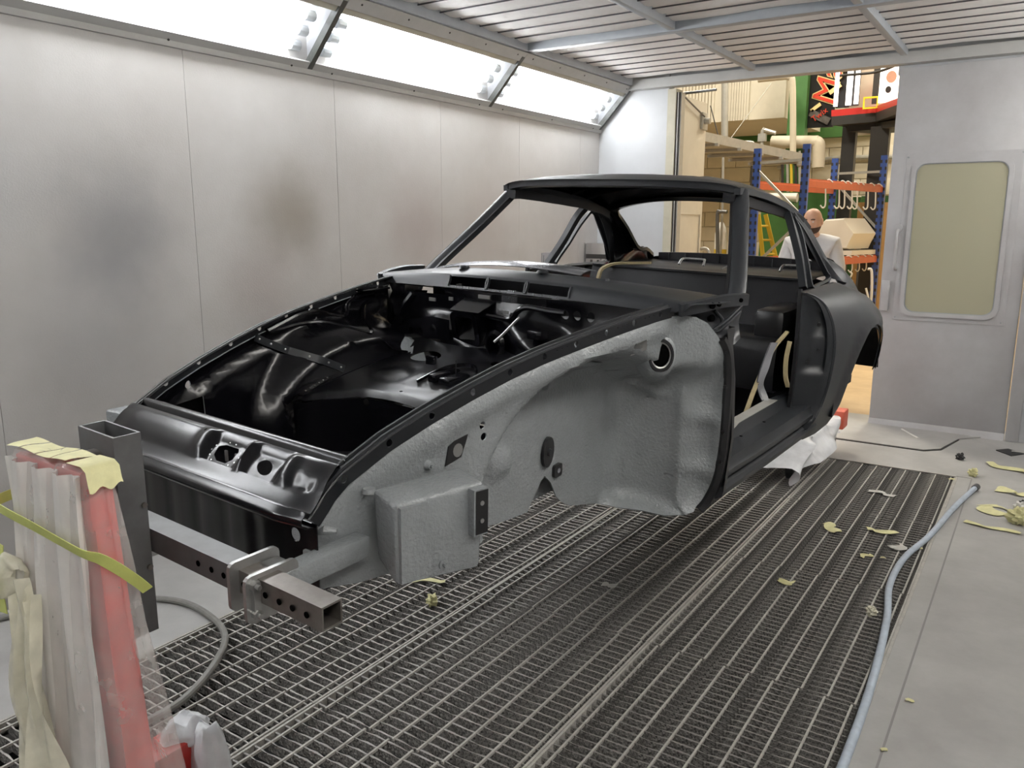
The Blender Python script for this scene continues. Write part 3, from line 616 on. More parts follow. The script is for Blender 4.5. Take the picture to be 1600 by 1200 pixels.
# --- ribbed front wall under the latch panel
def front(x, z):
    r = sum(gau(x, c, .016) for c in (-.22, -.11, .0, .11, .22))*sm(.38, .40, z)*(1-sm(.505, .52, z)); return Vector((x, -.618+.003*r, z))
sheet('front_wall', [(-.425, .372), (.425, .372), (.425, .54), (-.425, .54)], [circ(.357, .501, .0155, n=18)], front, .016, [M['inner'], M['inner']], car, .003)
# --- luggage well: floor, sides, raised rear floor with holes
def wellf(x, s):
    r = math.hypot(x+.02, s+.20); z = .372+.010*gau(r, .20, .012)+.008*gau(r, .12, .02)+.012*gau(x+.25, .0, .02)*gau(s, -.05, .12)
    return Vector((x, s, z))
lim = lambda s, z: wing(s, z).x-.008
wl_ = [(lim(s, .38), s) for s in np.linspace(-.58, .14, 12)]
sheet('well_floor', wl_+[(-x, s) for x, s in wl_[::-1]], [], wellf, .022, M['dusty'], car, .003)
fz = lambda s: .557+.165*s
def rearf(x, s):
    z = fz(s)+.010*math.exp(-(((x+.11)/.09)**2+((s-.30)/.06)**2)**2)-.008*gau(math.hypot(x+.25, s-.30), .07, .012)+.004*math.sin(14*x+3)*math.sin(17*s)
    z -= .018*sm(0, .03, .02-(s-edge_s(x)))
    z += .02*sm(.47, .60, s)
    return Vector((x, s, z))
def edge_s(x): return float(np.interp(x, [-.44, -.38, -.33, -.21, -.10, .04, .2, .45], [-.02, -.012, .05, .118, .126, .120, .115, .11]))
lim = lambda s, z: wing(s, z).x-.008
def zb(s): return fz(s)+.02*sm(.47, .60, s)
_s = np.linspace(.02, .60, 14)
ol = [(x, edge_s(x)) for x in np.linspace(-.40, .40, 24)]+[(lim(max(s, .115), zb(s)), s) for s in _s if s > .12]+[(-lim(s, zb(s)), s) for s in _s[::-1]]
tri = [(-.405, .47), (-.375, .53), (-.335, .478)]
sheet('boot_floor', ol, [circ(-.262, .470, .062, .045, 22), tri, circ(.03, .50, .022, .014, 14), circ(-.10, .175, .006)], rearf, .02, M['bootfloor'], car, .003)
def lipw(x, v): return Vector((x, edge_s(x)+.006+.02*v, fz(edge_s(x))-.02-v))
sheet('well_rear_wall', [(-.40, 0), (.40, 0), (.395, .19), (-.395, .19)], [circ(-.203, .012, .012, n=14)], lipw, .03, M['inner'], car, .003)
# seam with weld dots along the far side of the boot floor, strap on the far wheel house
m = MB(); m.sweep([(-hw(s)+.135-.05*sm(0, .5, s), s, fz(s)+.012) for s in np.linspace(-.01, .52, 18)], RECT(.02, .004)); sw = part(m, 'seam_strip', M['inner'])
m = MB()
for s in np.linspace(.02, .5, 22): m.ball((-hw(s)+.135-.05*sm(0, .5, s), s, fz(s)+.015), (.003, .003, .0016), 6, 4)
m.build('spot_weld', M['platesteel'], sw)
def inw(s, z, o=.012): p = wing(s, z); return Vector((-p.x+o, p.y, p.z))
m = MB(); m.sweep([inw(s, z, .014) for s, z in zip(np.linspace(-.085, .20, 12), np.linspace(.750, .615, 12))], RECT(.006, .024), (0, .4, .9)); sp = part(m, 'reinforcement_strap', M['body'])
for t in np.linspace(.06, .94, 6):
    p = inw(-.085+.285*t, .750-.135*t, .019); m = MB(); m.ball(p, .004, 6, 4); m.build('rivet', M['platesteel'], sp)
# wavy stiffener pressed into the far wing, ending in the shock tower fold
for P, r in (([(-.03, .762), (.03, .756), (.118, .760), (.20, .757), (.257, .750), (.33, .722), (.36, .722), (.418, .745), (.474, .785), (.53, .800)], .0085), ([(-.03, .762), (.05, .782), (.117, .797), (.20, .798), (.25, .785), (.285, .772), (.33, .762), (.36, .765), (.392, .80), (.43, .825), (.53, .832)], .010), ([(.345, .726), (.38, .69), (.43, .65), (.50, .63)], .004), ([(.36, .762), (.375, .80), (.41, .83)], .005)):
    m = MB(); m.tube(catmull([inw(s, z, .006) for s, z in P], 6), r, 8); part(m, 'pressed_stiffener', M['inner'])
P = [inw(s, .862-.010, .0) for s in (.44, .56)]; m = MB(); m.box((-.58, .43, .842), (-.53, .57, .850), bev=.003); part(m, 'hinge_mount', M['inner'])
# --- bulkhead between boot and cabin with its stampings
def bulk(x, z):
    s = .615-.38*max(0, .77-z)
    s -= .028*gau(x, .12, .10)*gau(z, .70, .07)+.022*gau(x, .33, .09)*gau(z, .76, .06)-.02*gau(x, -.02, .025)*gau(z, .70, .03)+.015*gau(x, -.32, .09)*gau(z, .70, .05)
    s -= .018*math.sin(11*x+2)*gau(z, .78, .05)+.014*math.sin(17*x+26*z)*gau(z, .71, .06)
    return Vector((x, s, z))
bk = sheet('bulkhead', [(-.335, .60), (.335, .60)]+[(min(lim(.60, z), lim(.50, z), lim(.54, z))-.014, z) for z in (.64, .68, .70, .72, .74, .76, .78, .80, .83)]+[(.585, .862), (-.585, .862)]+[(-min(lim(.60, z), lim(.50, z), lim(.54, z))+.014, z) for z in (.83, .80, .78, .76, .74, .72, .70, .68, .64)], [rrect(-.50, .835, -.30, .858, .005, 2), rrect(-.08, .835, .15, .858, .005, 2), circ(.22, .815, .016), circ(.27, .817, .016), circ(.325, .818, .016)], bulk, .02, M['inner'], car, .003)
# box frame of the heater intake
m = MB(); fo = rrect(-.218, .672, -.098, .792, .022, 4); fi = rrect(-.200, .690, -.116, .775, .014, 4)
sheet('intake_box', fo, [fi], lambda u, v: Vector((u, .560-.25*(v-.73), v)), .02, M['inner'], car, .01)
m = MB(); m.grid([[Vector((u+(0 if w < .05 else -.0), .562-.25*(v-.73)+w, v)) for u, v in fo] for w in (0, .07)], close=True); m.grid([[Vector((u, .562-.25*(v-.73)+w, v)) for u, v in fi] for w in (0, .07)], close=True); ib = part(m, 'intake_duct', M['inner'])
m = MB(); m.add([(-.215, .545, .798), (-.085, .545, .798), (-.055, .61, .835), (-.20, .61, .835), (-.215, .545, .794), (-.085, .545, .794), (-.055, .61, .831), (-.20, .61, .831)], [(0, 1, 2, 3), (7, 6, 5, 4), (0, 4, 5, 1), (1, 5, 6, 2), (2, 6, 7, 3), (3, 7, 4, 0)]); part(m, 'intake_cover', M['inner'], smooth=False)
# side bracket plate with three round holes, far left
sheet('bracket_plate', [(-.46, .676), (-.225, .686), (-.225, .758), (-.30, .765), (-.40, .745), (-.47, .70)], [circ(-.395, .705, .0125), circ(-.352, .707, .0125), circ(-.297, .722, .013)], lambda u, v: Vector((u, .535+.1*(u+.4), v)), .015, M['inner'], car, .003)
# steering opening cup, wiring pipe, support rod and small brackets
m = MB(); rg = [(k, h) for k, h in ((1.5, 0), (1.2, .012), (1.0, .012), (.8, -.03), (.75, -.07))]
m.grid([[Vector((-.022+.028*k*math.cos(a), .560-h, .690+.036*k*math.sin(a))) for a in np.linspace(0, 2*math.pi, 20, endpoint=False)] for k, h in rg], close=True); part(m, 'steering_opening', M['inner'])
m = MB(); m.tube(catmull([(-.08, .575, .788), (.0, .57, .785), (.045, .565, .79), (.075, .56, .82), (.11, .565, .835), (.18, .57, .83), (.25, .575, .828)], 6), .010, 10); part(m, 'brake_pipe', M['inner'])
m = MB(); m.tube([(.085, .555, .80), (.035, .52, .735), (.02, .50, .715)], .0045, 8); part(m, 'support_rod', M['platesteel'])
m = MB(); m.box((.13, .53, .735), (.19, .58, .765), bev=.006); m.tube([(.16, .525, .75), (.16, .535, .75)], .008, 8); part(m, 'pedal_bracket', M['inner'])
m = MB(); m.box((-.075, .27, .60), (-.04, .40, .632), bev=.008); m.box((-.03, .27, .60), (.02, .38, .626), bev=.008); m.sweep(catmull([(-.10, .25, .605), (-.09, .36, .63), (-.05, .42, .64), (.0, .42, .64), (.05, .37, .64)], 5), RECT(.006, .012)); part(m, 'tunnel_brackets', M['inner'])
m = MB(); m.box((-.205, .405, .62), (-.165, .42, .655), bev=.003); part(m, 'floor_clip', M['inner'])
for x in (-.115, -.03):
    m = MB(); m.tube([(x, .36, .62), (x, .362, .668)], .002, 6); part(m, 'threaded_stud', M['seal'])
for x, z, w in ((-.34, .815, .03), (-.245, .825, .018), (-.11, .845, .05), (.0, .80, .02)):
    m = MB(); m.box((x, .575, z), (x+w, .58, z+.012)); part(m, 'bright_tab', M['platesteel'], smooth=False)
m = MB(); m.sweep(catmull([(-.53, .50, .60), (-.49, .545, .70), (-.46, .57, .78), (-.43, .59, .83)], 5), RECT(.03, .012), (1, 0, 0)); part(m, 'side_gusset', M['inner'])
# --- cowl panel with three vent openings
CZ = lambda x: .914-.020*(abs(x)/.6)**2.2
def cowl(x, v):
    """v<0 front face below the crest, v>0 top surface running back to the windscreen base"""
    zc = CZ(x); e = (abs(x)/.66)**2
    if v < 0:
        t = -v/.05; z = zc-.046*t-.004*t*e*0; s = .628-.018*t+.004*gau(x, 0, .1)*0
        return Vector((x, s+.0*e, z+.012*e*t))
    t = v/.16; s = .628+v*(.55+1.35*e) ; z = zc+.022*math.sin(min(1, t)*1.7)*(1-.55*e)-.03*e*t*.5
    z += .006*(gau(math.hypot((x+.283), (v-.10)*1.0), .0, .022)+gau(math.hypot((x-.079), (v-.115)), .0, .022))
    return Vector((x, s, z))
co = [(-.645, -.03), (-.60, -.047), (-.4, -.05), (0, -.05), (.4, -.05), (.58, -.047), (.645, -.03), (.70, .06), (.70, .16), (.35, .17), (0, .17), (-.35, .17), (-.70, .16), (-.70, .06)]
vents = [[(-.262, -.007), (-.112, -.005), (-.122, -.041), (-.274, -.041)], [(-.090, -.005), (.055, -.005), (.046, -.042), (-.096, -.042)], [(.080, -.006), (.234, -.007), (.222, -.039), (.072, -.041)]]
cw = sheet('cowl_panel', co, [rrect(min(p[0] for p in v), min(p[1] for p in v), max(p[0] for p in v), max(p[1] for p in v), .004, 2) for v in vents]+[circ(-.283, .10, .012, .010), circ(.079, .115, .012, .010)], cowl, .016, [M['body'], M['inner']], car, .002, angle=50)
m = MB()
for v in vents:
    for k in range(4):
        x = v[2][0]-.03-.03*k; p = cowl(x, -.046); m.box((x-.001, p.y-.002, p.z-.001), (x+.001, p.y+.001, p.z+.003))
m.build('vent_clip', M['platesteel'], cw, smooth=False)
for v in vents:
    x0, x1 = min(p[0] for p in v), max(p[0] for p in v)
    for xx, d in ((x0, -1), (x1, 1)):
        m = MB(); m.sweep([cowl(xx+.006*d, -.045), cowl(xx+.004*d, -.02), cowl(xx+.006*d, -.003)], RECT(.005, .012), (0, -1, 0)); m.build('vent_frame', M['body'], cw)
for x, v in ((-.283, .10), (.079, .115), (-.30, .145), (.31, .13)):
    p = cowl(x, v); m = MB(); r = .012 if v < .12 else .004; m.grid([[p+Vector((r*k*math.cos(a), r*k*math.sin(a), h)) for a in np.linspace(0, 2*math.pi, 14, endpoint=False)] for k, h in ((1.9, .000), (1.4, .007), (1.05, .007), (.9, -.01))], close=True); m.build('wiper_boss', M['body'], cw)
for lo, hi in (((-.10, .70, .80), (-.06, .74, .86)), ((-.30, .68, .80), (-.285, .70, .87)), ((.13, .68, .80), (.16, .70, .86))):
    m = MB(); m.box(lo, hi); part(m, 'vent_bracket', M['silver'], smooth=False)
m = MB(); m.box((-.52, .80, .78), (.52, .806, .885)); part(m, 'plenum_rear_wall', M['cabin'], smooth=False)
# dash top lip behind the screen base
def dash(x, v): return Vector((x, .80+.10*(abs(x)/.66)**2+v, .942+.012*math.sin(v/.16*math.pi)-.09*(abs(x+.1)/.66)**2))
sheet('dash_top', [(-.60, 0), (.16, 0), (.15, .13), (-.58, .13)], [], dash, .03, M['silver'], car, .003)  # silver colour stands for light falling on the dash lip
# --- windscreen pillars, screen frame, roof
EDG = ([1.15, 1.24, 1.32, 1.463, 1.62, 1.778, 1.90, 2.024, 2.12, 2.2, 2.315, 2.403, 2.45, 2.6, 2.8], [.515, .528, .526, .517, .509, .503, .501, .503, .508, .520, .556, .595, .617, .645, .64], [1.20, 1.236, 1.240, 1.234, 1.222, 1.203, 1.185, 1.155, 1.125, 1.082, .973, .856, .80, .77, .72])
xe = lambda s: float(np.interp(s, EDG[0], EDG[1])); ze = lambda s: float(np.interp(s, EDG[0], EDG[2]))
ZCN = ([1.15, 1.2, 1.3, 1.5, 1.7, 1.9, 2.1, 2.3, 2.5, 2.7, 2.85], [1.25, 1.264, 1.283, 1.296, 1.289, 1.258, 1.20, 1.115, 1.0, .89, .81])
zc_ = lambda s: float(np.interp(s, *ZCN))
def hdr(u): return 1.195+.085*abs(u)**2.4
def roof(u, s):
    s2 = s+hdr(u)-1.2 if s < 1.45 else s
    if s < 1.45: s2 = s+(hdr(u)-1.2)*(1-sm(1.2, 1.45, s))
    x = u*xe(s2); z = ze(s2)+(zc_(s2)-ze(s2))*max(0, 1-abs(u)**(2.6+6*sm(2.45, 2.72, s2)))**.75
    return Vector((x, s2, z))
rwh = []
for t in np.linspace(-1, 1, 13): rwh.append((.90*t, 2.095+.035*t*t))
rwh += [(.92, 2.18), (.87, 2.30), (.80, 2.43), (.78, 2.56), (.80, 2.68)]
for t in np.linspace(1, -1, 13): rwh.append((.83*t, 2.755-.02*t*t))
rwh += [(-.80, 2.68), (-.78, 2.56), (-.80, 2.43), (-.87, 2.30), (-.92, 2.18)]
sun = rrect(-.60, 1.36, .60, 1.66, .04, 4)
class _R: pass
def roofU(U, s): return roof(U/.6, s)
rf = sheet('roof_skin', [(-.6, 1.2), (.6, 1.2)]+[(.6, s) for s in np.linspace(1.3, 2.8, 20)]+[(-.6, s) for s in np.linspace(2.8, 1.3, 20)], [[(a*.6, b) for a, b in rwh], [(a*.6, b) for a, b in sun]], roofU, .032, [M['body'], M['inner']], car, .003, angle=50)
m = MB(); m.sweep([roof(u, s)+Vector((0, 0, -.012)) for u, s in resample(sun, .05)], RECT(.03, .018), closed=True); m.build('sunroof_frame', M['inner'], rf)
m = MB(); m.sweep([roof(u, s)+Vector((0, 0, -.012)) for u, s in resample(rwh, .07)], RECT(.045, .018), closed=True); m.build('rear_window_frame', M['inner'], rf)
for s in (1.76, 1.90):
    m = MB(); m.sweep([roof(u, s)+Vector((0, 0, -.014)) for u in np.linspace(-.95, .95, 20)], RECT(.05, .014)); m.build('roof_bow', M['inner'], rf)
m = MB(); m.sweep([roof(u, 1.215)+Vector((0, .012, -.016)) for u in np.linspace(-.97, .97, 26)], [(-.016, -.018), (.016, -.012), (.016, .014), (-.016, .014)]); m.build('screen_header', M['body'], rf)
def apil(off):
    return [Vector(p)+Vector(off) for p in ((.690, .945, .872), (.664, 1.02, .937), (.604, 1.165, 1.062), (.556, 1.275, 1.165), (.528, 1.335, 1.225))]
for mir in (False, True):
    F = mx if mir else (lambda p: Vector(p))
    P = [F(p) for p in catmull(apil((0, 0, 0)), 5)]
    prof = [(-.046, -.016), (-.030, -.026), (-.008, -.030), (.014, -.022), (.016, .000), (.004, .014), (-.020, .018), (-.044, .006)]
    if mir: prof = [(-a, b) for a, b in prof]
    m = MB(); m.sweep(P, prof, (0, -.6, .8)); ap = part(m, 'windscreen_pillar', M['body'], angle=40)
    m = MB(); m.sweep([p+F((.004, -.026, .004)) for p in [Vector(F(q)) for q in P]] if False else [F(p) for p in catmull(apil((-.046, -.004, .004)), 5)], RECT(.010, .012), (0, -.6, .8)); m.build('screen_flange', M['seal'], ap)
    m = MB(); m.sweep([F(p) for p in catmull(apil((.008, .018, -.006)), 5)], RECT(.007, .012), (0, -.6, .8)); m.build('door_seal_lip', M['platesteel'] if False else M['body'], ap)
    # roof rail above the doors, running down into the rear pillar
    R_ = [(xe(s)-.004, s, ze(s)-.014) for s in np.linspace(1.28, 2.2, 24)]
    m = MB(); m.sweep([F(p) for p in R_], [(-.012, -.012), (.012, -.012), (.012, .012), (-.012, .012)]); rr = part(m, 'roof_rail', M['body'])
    R2 = [(xe(s)-.010-.024*(1-sm(1.8, 2.15, s)), s, ze(s)-.020-.014*(1-sm(1.8, 2.15, s))-.012*gau(s, 1.6, .3)) for s in np.linspace(1.28, 2.12, 24)]
    m = MB(); m.sweep([F(p) for p in R2], [(-.024, -.016), (.022, -.022), (.024, .014), (-.022, .020)]); m.build('inner_rail', M['cabin'], rr)
    # door lock pillar and rear side window frame
    m = MB(); m.sweep([F(p) for p in catmull([(.506, 1.935, 1.142), (.540, 1.905, 1.085), (.594, 1.868, .965), (.645, 1.80, .842)], 5)], [(-.018, -.020), (.014, -.020), (.014, .008), (-.016, .010)], (1, 0, 0)); lk = part(m, 'lock_pillar', M['body'])
    q = [(.508, 2.00, 1.118), (.522, 2.10, 1.066), (.550, 2.215, .970), (.582, 2.31, .872), (.592, 2.33, .850), (.608, 2.27, .838), (.638, 2.02, .838), (.648, 1.875, .842), (.600, 1.925, .955), (.552, 1.965, 1.06)]
    m = MB(); m.sweep([F(p) for p in catmull(q, 4, closed=True)], RECT(.012, .022) if not mir else RECT(.012, .022), (1, 0, .4), closed=True); part(m, 'rear_side_window_frame', M['body'])
    # rear pillar skin from side window to rear window side
    rows = []
    for s in np.linspace(2.0, 2.46, 14):
        a = Vector((xe(s), s, ze(s))); t = (s-2.0)/.46; b = Vector((np.interp(t, [0, .5, 1], [.505, .575, .655]), np.interp(t, [0, .52, 1], [1.985, 2.33, 2.43]), np.interp(t, [0, .52, 1], [1.128, .846, .815]))); rows.append([F(a), F(a.lerp(b, .5)+Vector((.010, 0, 0))), F(b)])
    m = MB(); m.grid(rows); part(m, 'rear_pillar_skin', M['body'])
# --- rear quarter panels with the wheel arch
HIP = ([1.6, 1.74, 1.9, 2.1, 2.3, 2.5, 2.7, 2.9, 3.0], [.786, .802, .814, .826, .830, .818, .785, .725, .69])
TOPZ = ([1.6, 1.74, 1.9, 2.1, 2.235, 2.35, 2.5, 2.7, 2.9, 3.0], [.838, .838, .838, .836, .835, .820, .790, .725, .64, .585]); TOPX = ([1.6, 1.74, 1.9, 2.1, 2.235, 2.5, 2.8, 3.0], [.665, .664, .65, .632, .622, .62, .60, .57])
def quarter(s, z):
    h = float(np.interp(s, *HIP)); zt = float(np.interp(s, *TOPZ)); xt = float(np.interp(s, *TOPX)); zm = min(.60, zt-.14)
    if z > zm: t = min(1, (z-zm)/(zt-zm)); x = xt+(h-xt)*math.sqrt(max(0, 1-t**2.0))**1.0 if t < 1 else xt
    else: x = h-.05*((zm-z)/.35)**2
    r = math.hypot(s-2.285, z-.315); x += .014*gau(r, .345, .03)*sm(.25, .35, z)
    return Vector((x, s, z))
shut = [(1.66, .838), (1.70, .832), (1.725, .815), (1.738, .78), (1.742, .70), (1.742, .573), (1.738, .464), (1.725, .37), (1.70, .315), (1.66, .285), (1.62, .27)]
arch = [(2.285+.335*math.cos(a), .315+.335*math.sin(a)) for a in np.linspace(math.radians(186), math.radians(12), 28)]
qo = shut+[(1.66, .235), (1.80, .232), (1.92, .25)]+arch+[(2.68, .385), (2.80, .39), (2.90, .43), (2.96, .51), (2.99, .575)]+[(s, float(np.interp(s, *TOPZ))-.001) for s in (2.9, 2.8, 2.7, 2.6, 2.5, 2.42, 2.35, 2.28, 2.235, 2.1, 1.98, 1.88, 1.76)]
for mir in (False, True):
    F = mx if mir else (lambda p: Vector(p))
    qp = sheet('rear_quarter_panel', qo, [], quarter, .03, [M['body'], M['inner']], car, .003, mirror=mir, angle=60)
    m = MB(); m.sweep([F(quarter(s, z)+Vector((-.012, 0, 0))) for s, z in arch], RECT(.004, .03) if False else [(-.014, -.002), (.014, -.002), (.014, .002), (-.014, .002)], (1, 0, 0)); m.build('arch_lip', M['body'], qp)
    # inner wheel house
    rows = [[F((x, 2.285+.40*math.cos(a), .315+.37*math.sin(a))) for x in (.79, .70, .50, .46)] for a in np.linspace(math.pi*1.02, .18, 20)]
    m = MB(); m.grid(rows); m.build('wheel_house', M['inner'], qp)
    # door jamb (lock face) with pressed pocket
    jo = [(0, .30), (.02, .27), (1, .28), (1, .80), (.92, .835), (0, .84)]
    sh_x = lambda z: quarter(1.742, z).x
    def jamb(t, z):
        zz = z; x0 = float(np.interp(z, [.3, .36, .55, .7, .84], [.672, .676, .678, .676, .655])); x1 = quarter(float(np.interp(z, [.27, .315, .37, .464, .573, .70, .78, .815, .832, .838], [1.62, 1.70, 1.725, 1.738, 1.742, 1.742, 1.738, 1.725, 1.70, 1.66])), min(z, .835)).x
        s1 = float(np.interp(z, [.27, .315, .37, .464, .573, .70, .78, .815, .832, .838], [1.62, 1.70, 1.725, 1.738, 1.742, 1.742, 1.738, 1.725, 1.70, 1.66]))
        s = 1.665+(s1-1.665)*t; tt = (t-.1)/.72
        e = sm(0, .16, tt)*(1-sm(.84, 1, tt))*sm(.50, .535, z)*(1-sm(.775, .825, z)); s += .024*e+.020*math.exp(-(((t-.48)/.24)**2+((z-.715)/.052)**2)**2)
        s += .004*sm(.88, .92, t)*(1-sm(.95, .99, t))
        return Vector((x0+(x1-x0)*t, s, z))
    scale = .11
    jb = sheet('door_jamb', [(a*scale, b) for a, b in [(.0, .285), (1.06, .285), (1.06, .46), (1.06, .60), (1.06, .70), (1.06, .80), (1.0, .834), (0, .838)]], [], lambda u, v: jamb(u/scale, v), .012, [M['body'], M['inner']], car, .003, mirror=mir, angle=60)
    for t, z in ((.50, .705), (.55, .60), (.30, .555)):
        p = jamb(t, z); m = MB(); ax = Vector((.5, -.87, 0))
        m.tube([F(p), F(p+ax*.006)], .008, 12); m.tube([F(p+ax*.006), F(p+ax*.0065)], .004, 8); m.build('lock_bolt', M['seal'], jb)
    m = MB(); m.sweep([F(p) for p in ((.668, 1.67, .85), (.676, 1.66, .72), (.680, 1.655, .57), (.678, 1.655, .45), (.674, 1.65, .31))], [(-.010, -.008), (.010, -.008), (.010, .005), (-.010, .005)], (1, 0, 0)); pl_ = part(m, 'lock_pillar_flange', M['seal'])
    # rear corner stub behind the wheel arch, sill end cover
    # --- sill with tread plate
    SP = [(.596, .372), (.604, .402), (.642, .402), (.652, .378), (.660, .366), (.706, .360), (.724, .356), (.730, .330), (.737, .322), (.737, .306), (.722, .300), (.720, .286), (.734, .280), (.742, .266), (.738, .246), (.720, .236), (.66, .225), (.60, .24)]
    ss = [.80, .84]+list(np.linspace(.9, 1.60, 8))+[1.66, 1.70, 1.74]
    rows = []
    for s in ss:
        k = sm(1.62, 1.74, s); rows.append([F((x+.006*sm(.8, 1.3, s)+.02*k, s, z+.02*k*(x > .7))) for x, z in SP])
    m = MB(); m.grid(rows, close=True, flip=mir); m.add(rows[0], [tuple(range(len(SP)))]); sl = part(m, 'sill', M['body'], angle=30)
    m = MB(); m.grid([[F((x, s, z)) for x, z in ((.606, .4045), (.646, .4045), (.650, .392))] for s in (.82, 1.2, 1.58)]); m.build('tread_strip', M['galv'] if not mir else M['body'], sl)
    for s, r in ((.90, .010), (1.12, .006), (1.36, .006)):
        m = MB(); m.tube([F((.672, s, .3655)), F((.672, s, .3665))], r, 12); m.build('drain_hole', M['hole'], sl)
    m = MB(); m.box((.655, .80, .30), (.735, .835, .362), bev=.004); m.v = [tuple(F(v)) for v in m.v]; m.build('sill_end', M['body'], sl)
    # --- hinge pillar and cowl side with pressings
    m = MB(); m.grid([[F(p) for p in r] for r in (((.742, .800, .26), (.742, .822, .26), (.60, .835, .26)), ((.752, .808, .45), (.752, .828, .45), (.60, .84, .45)), ((.742, .805, .64), (.742, .826, .64), (.60, .84, .64)), ((.722, .797, .745), (.724, .83, .745), (.62, .85, .745)), ((.712, .80, .80), (.714, .86, .80), (.64, .90, .80)))]); part(m, 'hinge_pillar', M['seal'])
    top = [Vector(p) for p in ((.612, .640, .862), (.640, .70, .868), (.668, .80, .872), (.695, .93, .868), (.70, .965, .872))]; botm = [Vector(p) for p in ((.606, .650, .846), (.625, .745, .826), (.665, .775, .775), (.715, .83, .745), (.722, .90, .76))]
    tc_, bc_ = catmull(top, 5), catmull(botm, 5); rows = []
    for j in range(9):
        t = j/8; rows.append([F(a.lerp(b, t)+Vector((-.012*math.sin(math.pi*t)-.006*math.sin(6*math.pi*t)*gau(i/20, .6, .25), .004*math.sin(9*t+i*.4), -.018*math.sin(math.pi*t)*(i/20)))) for i, (a, b) in enumerate(zip(tc_, bc_))])
    m = MB(); m.grid(rows); cs = part(m, 'cowl_side', M['body'], angle=70)
    m = MB(); m.sweep([F(p) for p in catmull([(.632, .615, .872), (.664, .70, .880), (.690, .82, .886), (.712, .955, .880)], 6)], [(-.006, -.020), (.006, -.020), (.006, .016), (-.006, .020)], (0, 0, 1)); m.build('cowl_side_flange', M['body'], cs)
    for p, r in (((.678, .735, .878), .010), ((.687, .765, .880), .007), ((.705, .90, .882), .007)):
        m = MB(); m.tube([F(Vector(p)+Vector((.004, 0, 0))), F(Vector(p)+Vector((.0095, -.003, 0)))], r, 10); m.build('flange_hole', M['hole'], cs)
    m = MB(); m.tube([F((.655, .79, .83)), F((.668, .785, .833))], .011, 10); m.build('cable_hole', M['hole'], cs)
    for P in (((.60, .70, .85), (.665, .78, .79), (.69, .83, .81), (.705, .90, .845)), ((.655, .775, .785), (.685, .84, .82), (.70, .92, .86)), ((.66, .80, .855), (.675, .83, .82), (.668, .80, .79))):
        m = MB(); m.tube([F(p) for p in catmull([Vector(p)+Vector((.008, -.004, .002)) for p in P], 5)], .006, 8); m.build('pressed_bead', M['body'], cs)
# --- tail panel, rear shelf and cabin
m = MB(); m.grid([[Vector((u*float(np.interp(s, [2.6, 2.8, 2.99], [.645, .63, .57])), s, float(np.interp(s, [2.6, 2.75, 2.9, 2.99], [.90, .84, .74, .62]))-.10*abs(u)**2.5)) for u in np.linspace(-1, 1, 15)] for s in np.linspace(2.77, 2.99, 8)]); part(m, 'tail_deck', M['body'])
m = MB(); m.grid([[Vector((u*.57, 2.99, z)) for u in np.linspace(-1, 1, 5)] for z in (.62, .45, .30)]); part(m, 'tail_panel', M['body'])
def shelf(x, v):
    """rear seat back rising to the parcel shelf, horizontal beads"""
    if v < .34: z = .50+v; s = 1.98+.12*v/.34+.007*sum(gau(z, c, .010) for c in (.60, .67, .73, .785)); return Vector((x, s, z))
    t = v-.34; return Vector((x, 2.10+t, .842+.0*sm(0, .4, t)-.008*gau(t, .16, .05)))
sheet('rear_seat_back', [(-.60, 0), (.60, 0), (.55, .34), (.54, .97), (-.54, .97), (-.55, .34)], [], shelf, .03, M['cabin'], car, .003, angle=50)
m = MB(); m.sweep([(x, 2.10, .845) for x in (-.55, 0, .55)], RECT(.014, .010)); part(m, 'shelf_edge', M['body'])
m = MB(); m.sweep([(x, 2.715+.02*abs(x), .860-.06*x*x) for x in np.linspace(-.47, .47, 10)], RECT(.03, .07)); rb = part(m, 'rear_window_sill', M['cabin'])
for k in range(9):
    m = MB(); x = -.40+.10*k; m.box((x-.002, 2.692, .832), (x+.002, 2.702, .884)); m.build('sill_rib', M['body'], rb, smooth=False)
for x0 in (-.115, .40):
    m = MB(); m.tube(catmull([(x0, 2.22, .865), (x0+.004, 2.24, .888), (x0+.02, 2.26, .893), (x0+.11, 2.26, .893), (x0+.126, 2.24, .888), (x0+.13, 2.22, .865)], 4), .006, 8); part(m, 'grab_handle', M['platesteel'])
m = MB(); m.tube([(.12, 2.2, .858), (.16, 2.26, .885), (.165, 2.27, .900)], .004, 6); part(m, 'shelf_clip', M['platesteel'])
m = MB(); m.grid([[Vector((x, s+.02*gau(z, .52, .09)*math.cos(5*x), z)) for x in np.linspace(-.60, .60, 25)] for z, s in ((.41, 1.70), (.412, 1.66), (.43, 1.655), (.50, 1.66), (.58, 1.665), (.622, 1.67), (.632, 1.68), (.632, 1.82), (.632, 2.0))]); part(m, 'rear_seat_step', M['seal'], angle=60)
for x0, x1 in ((.465, .60), (-.60, -.465)):
    m = MB(); m.box((x0, 1.72, .60), (x1, 2.04, .748), bev=.03); part(m, 'rear_seat_pan', M['seal'])
def pan(x, s): return Vector((x, s, .30+.10*gau(x, 0, .11)+.006*math.sin(40*x)*gau(s, 1.2, .3)))
sheet('cabin_floor', [(-.62, .83), (.62, .83), (.62, 1.64), (-.62, 1.64)], [], pan, .045, M['cabin'], car, .003)
m = MB(); m.box((-.62, 1.6, .24), (.62, 2.9, .28)); part(m, 'engine_bay_floor', M['cabin'], smooth=False)
m = MB(); m.tube([(.2+.06*math.cos(a), 1.598, .37+.06*math.sin(a)) for a in np.linspace(3.5, 6, 10)], .003, 6); part(m, 'access_cover_ring', M['platesteel'])
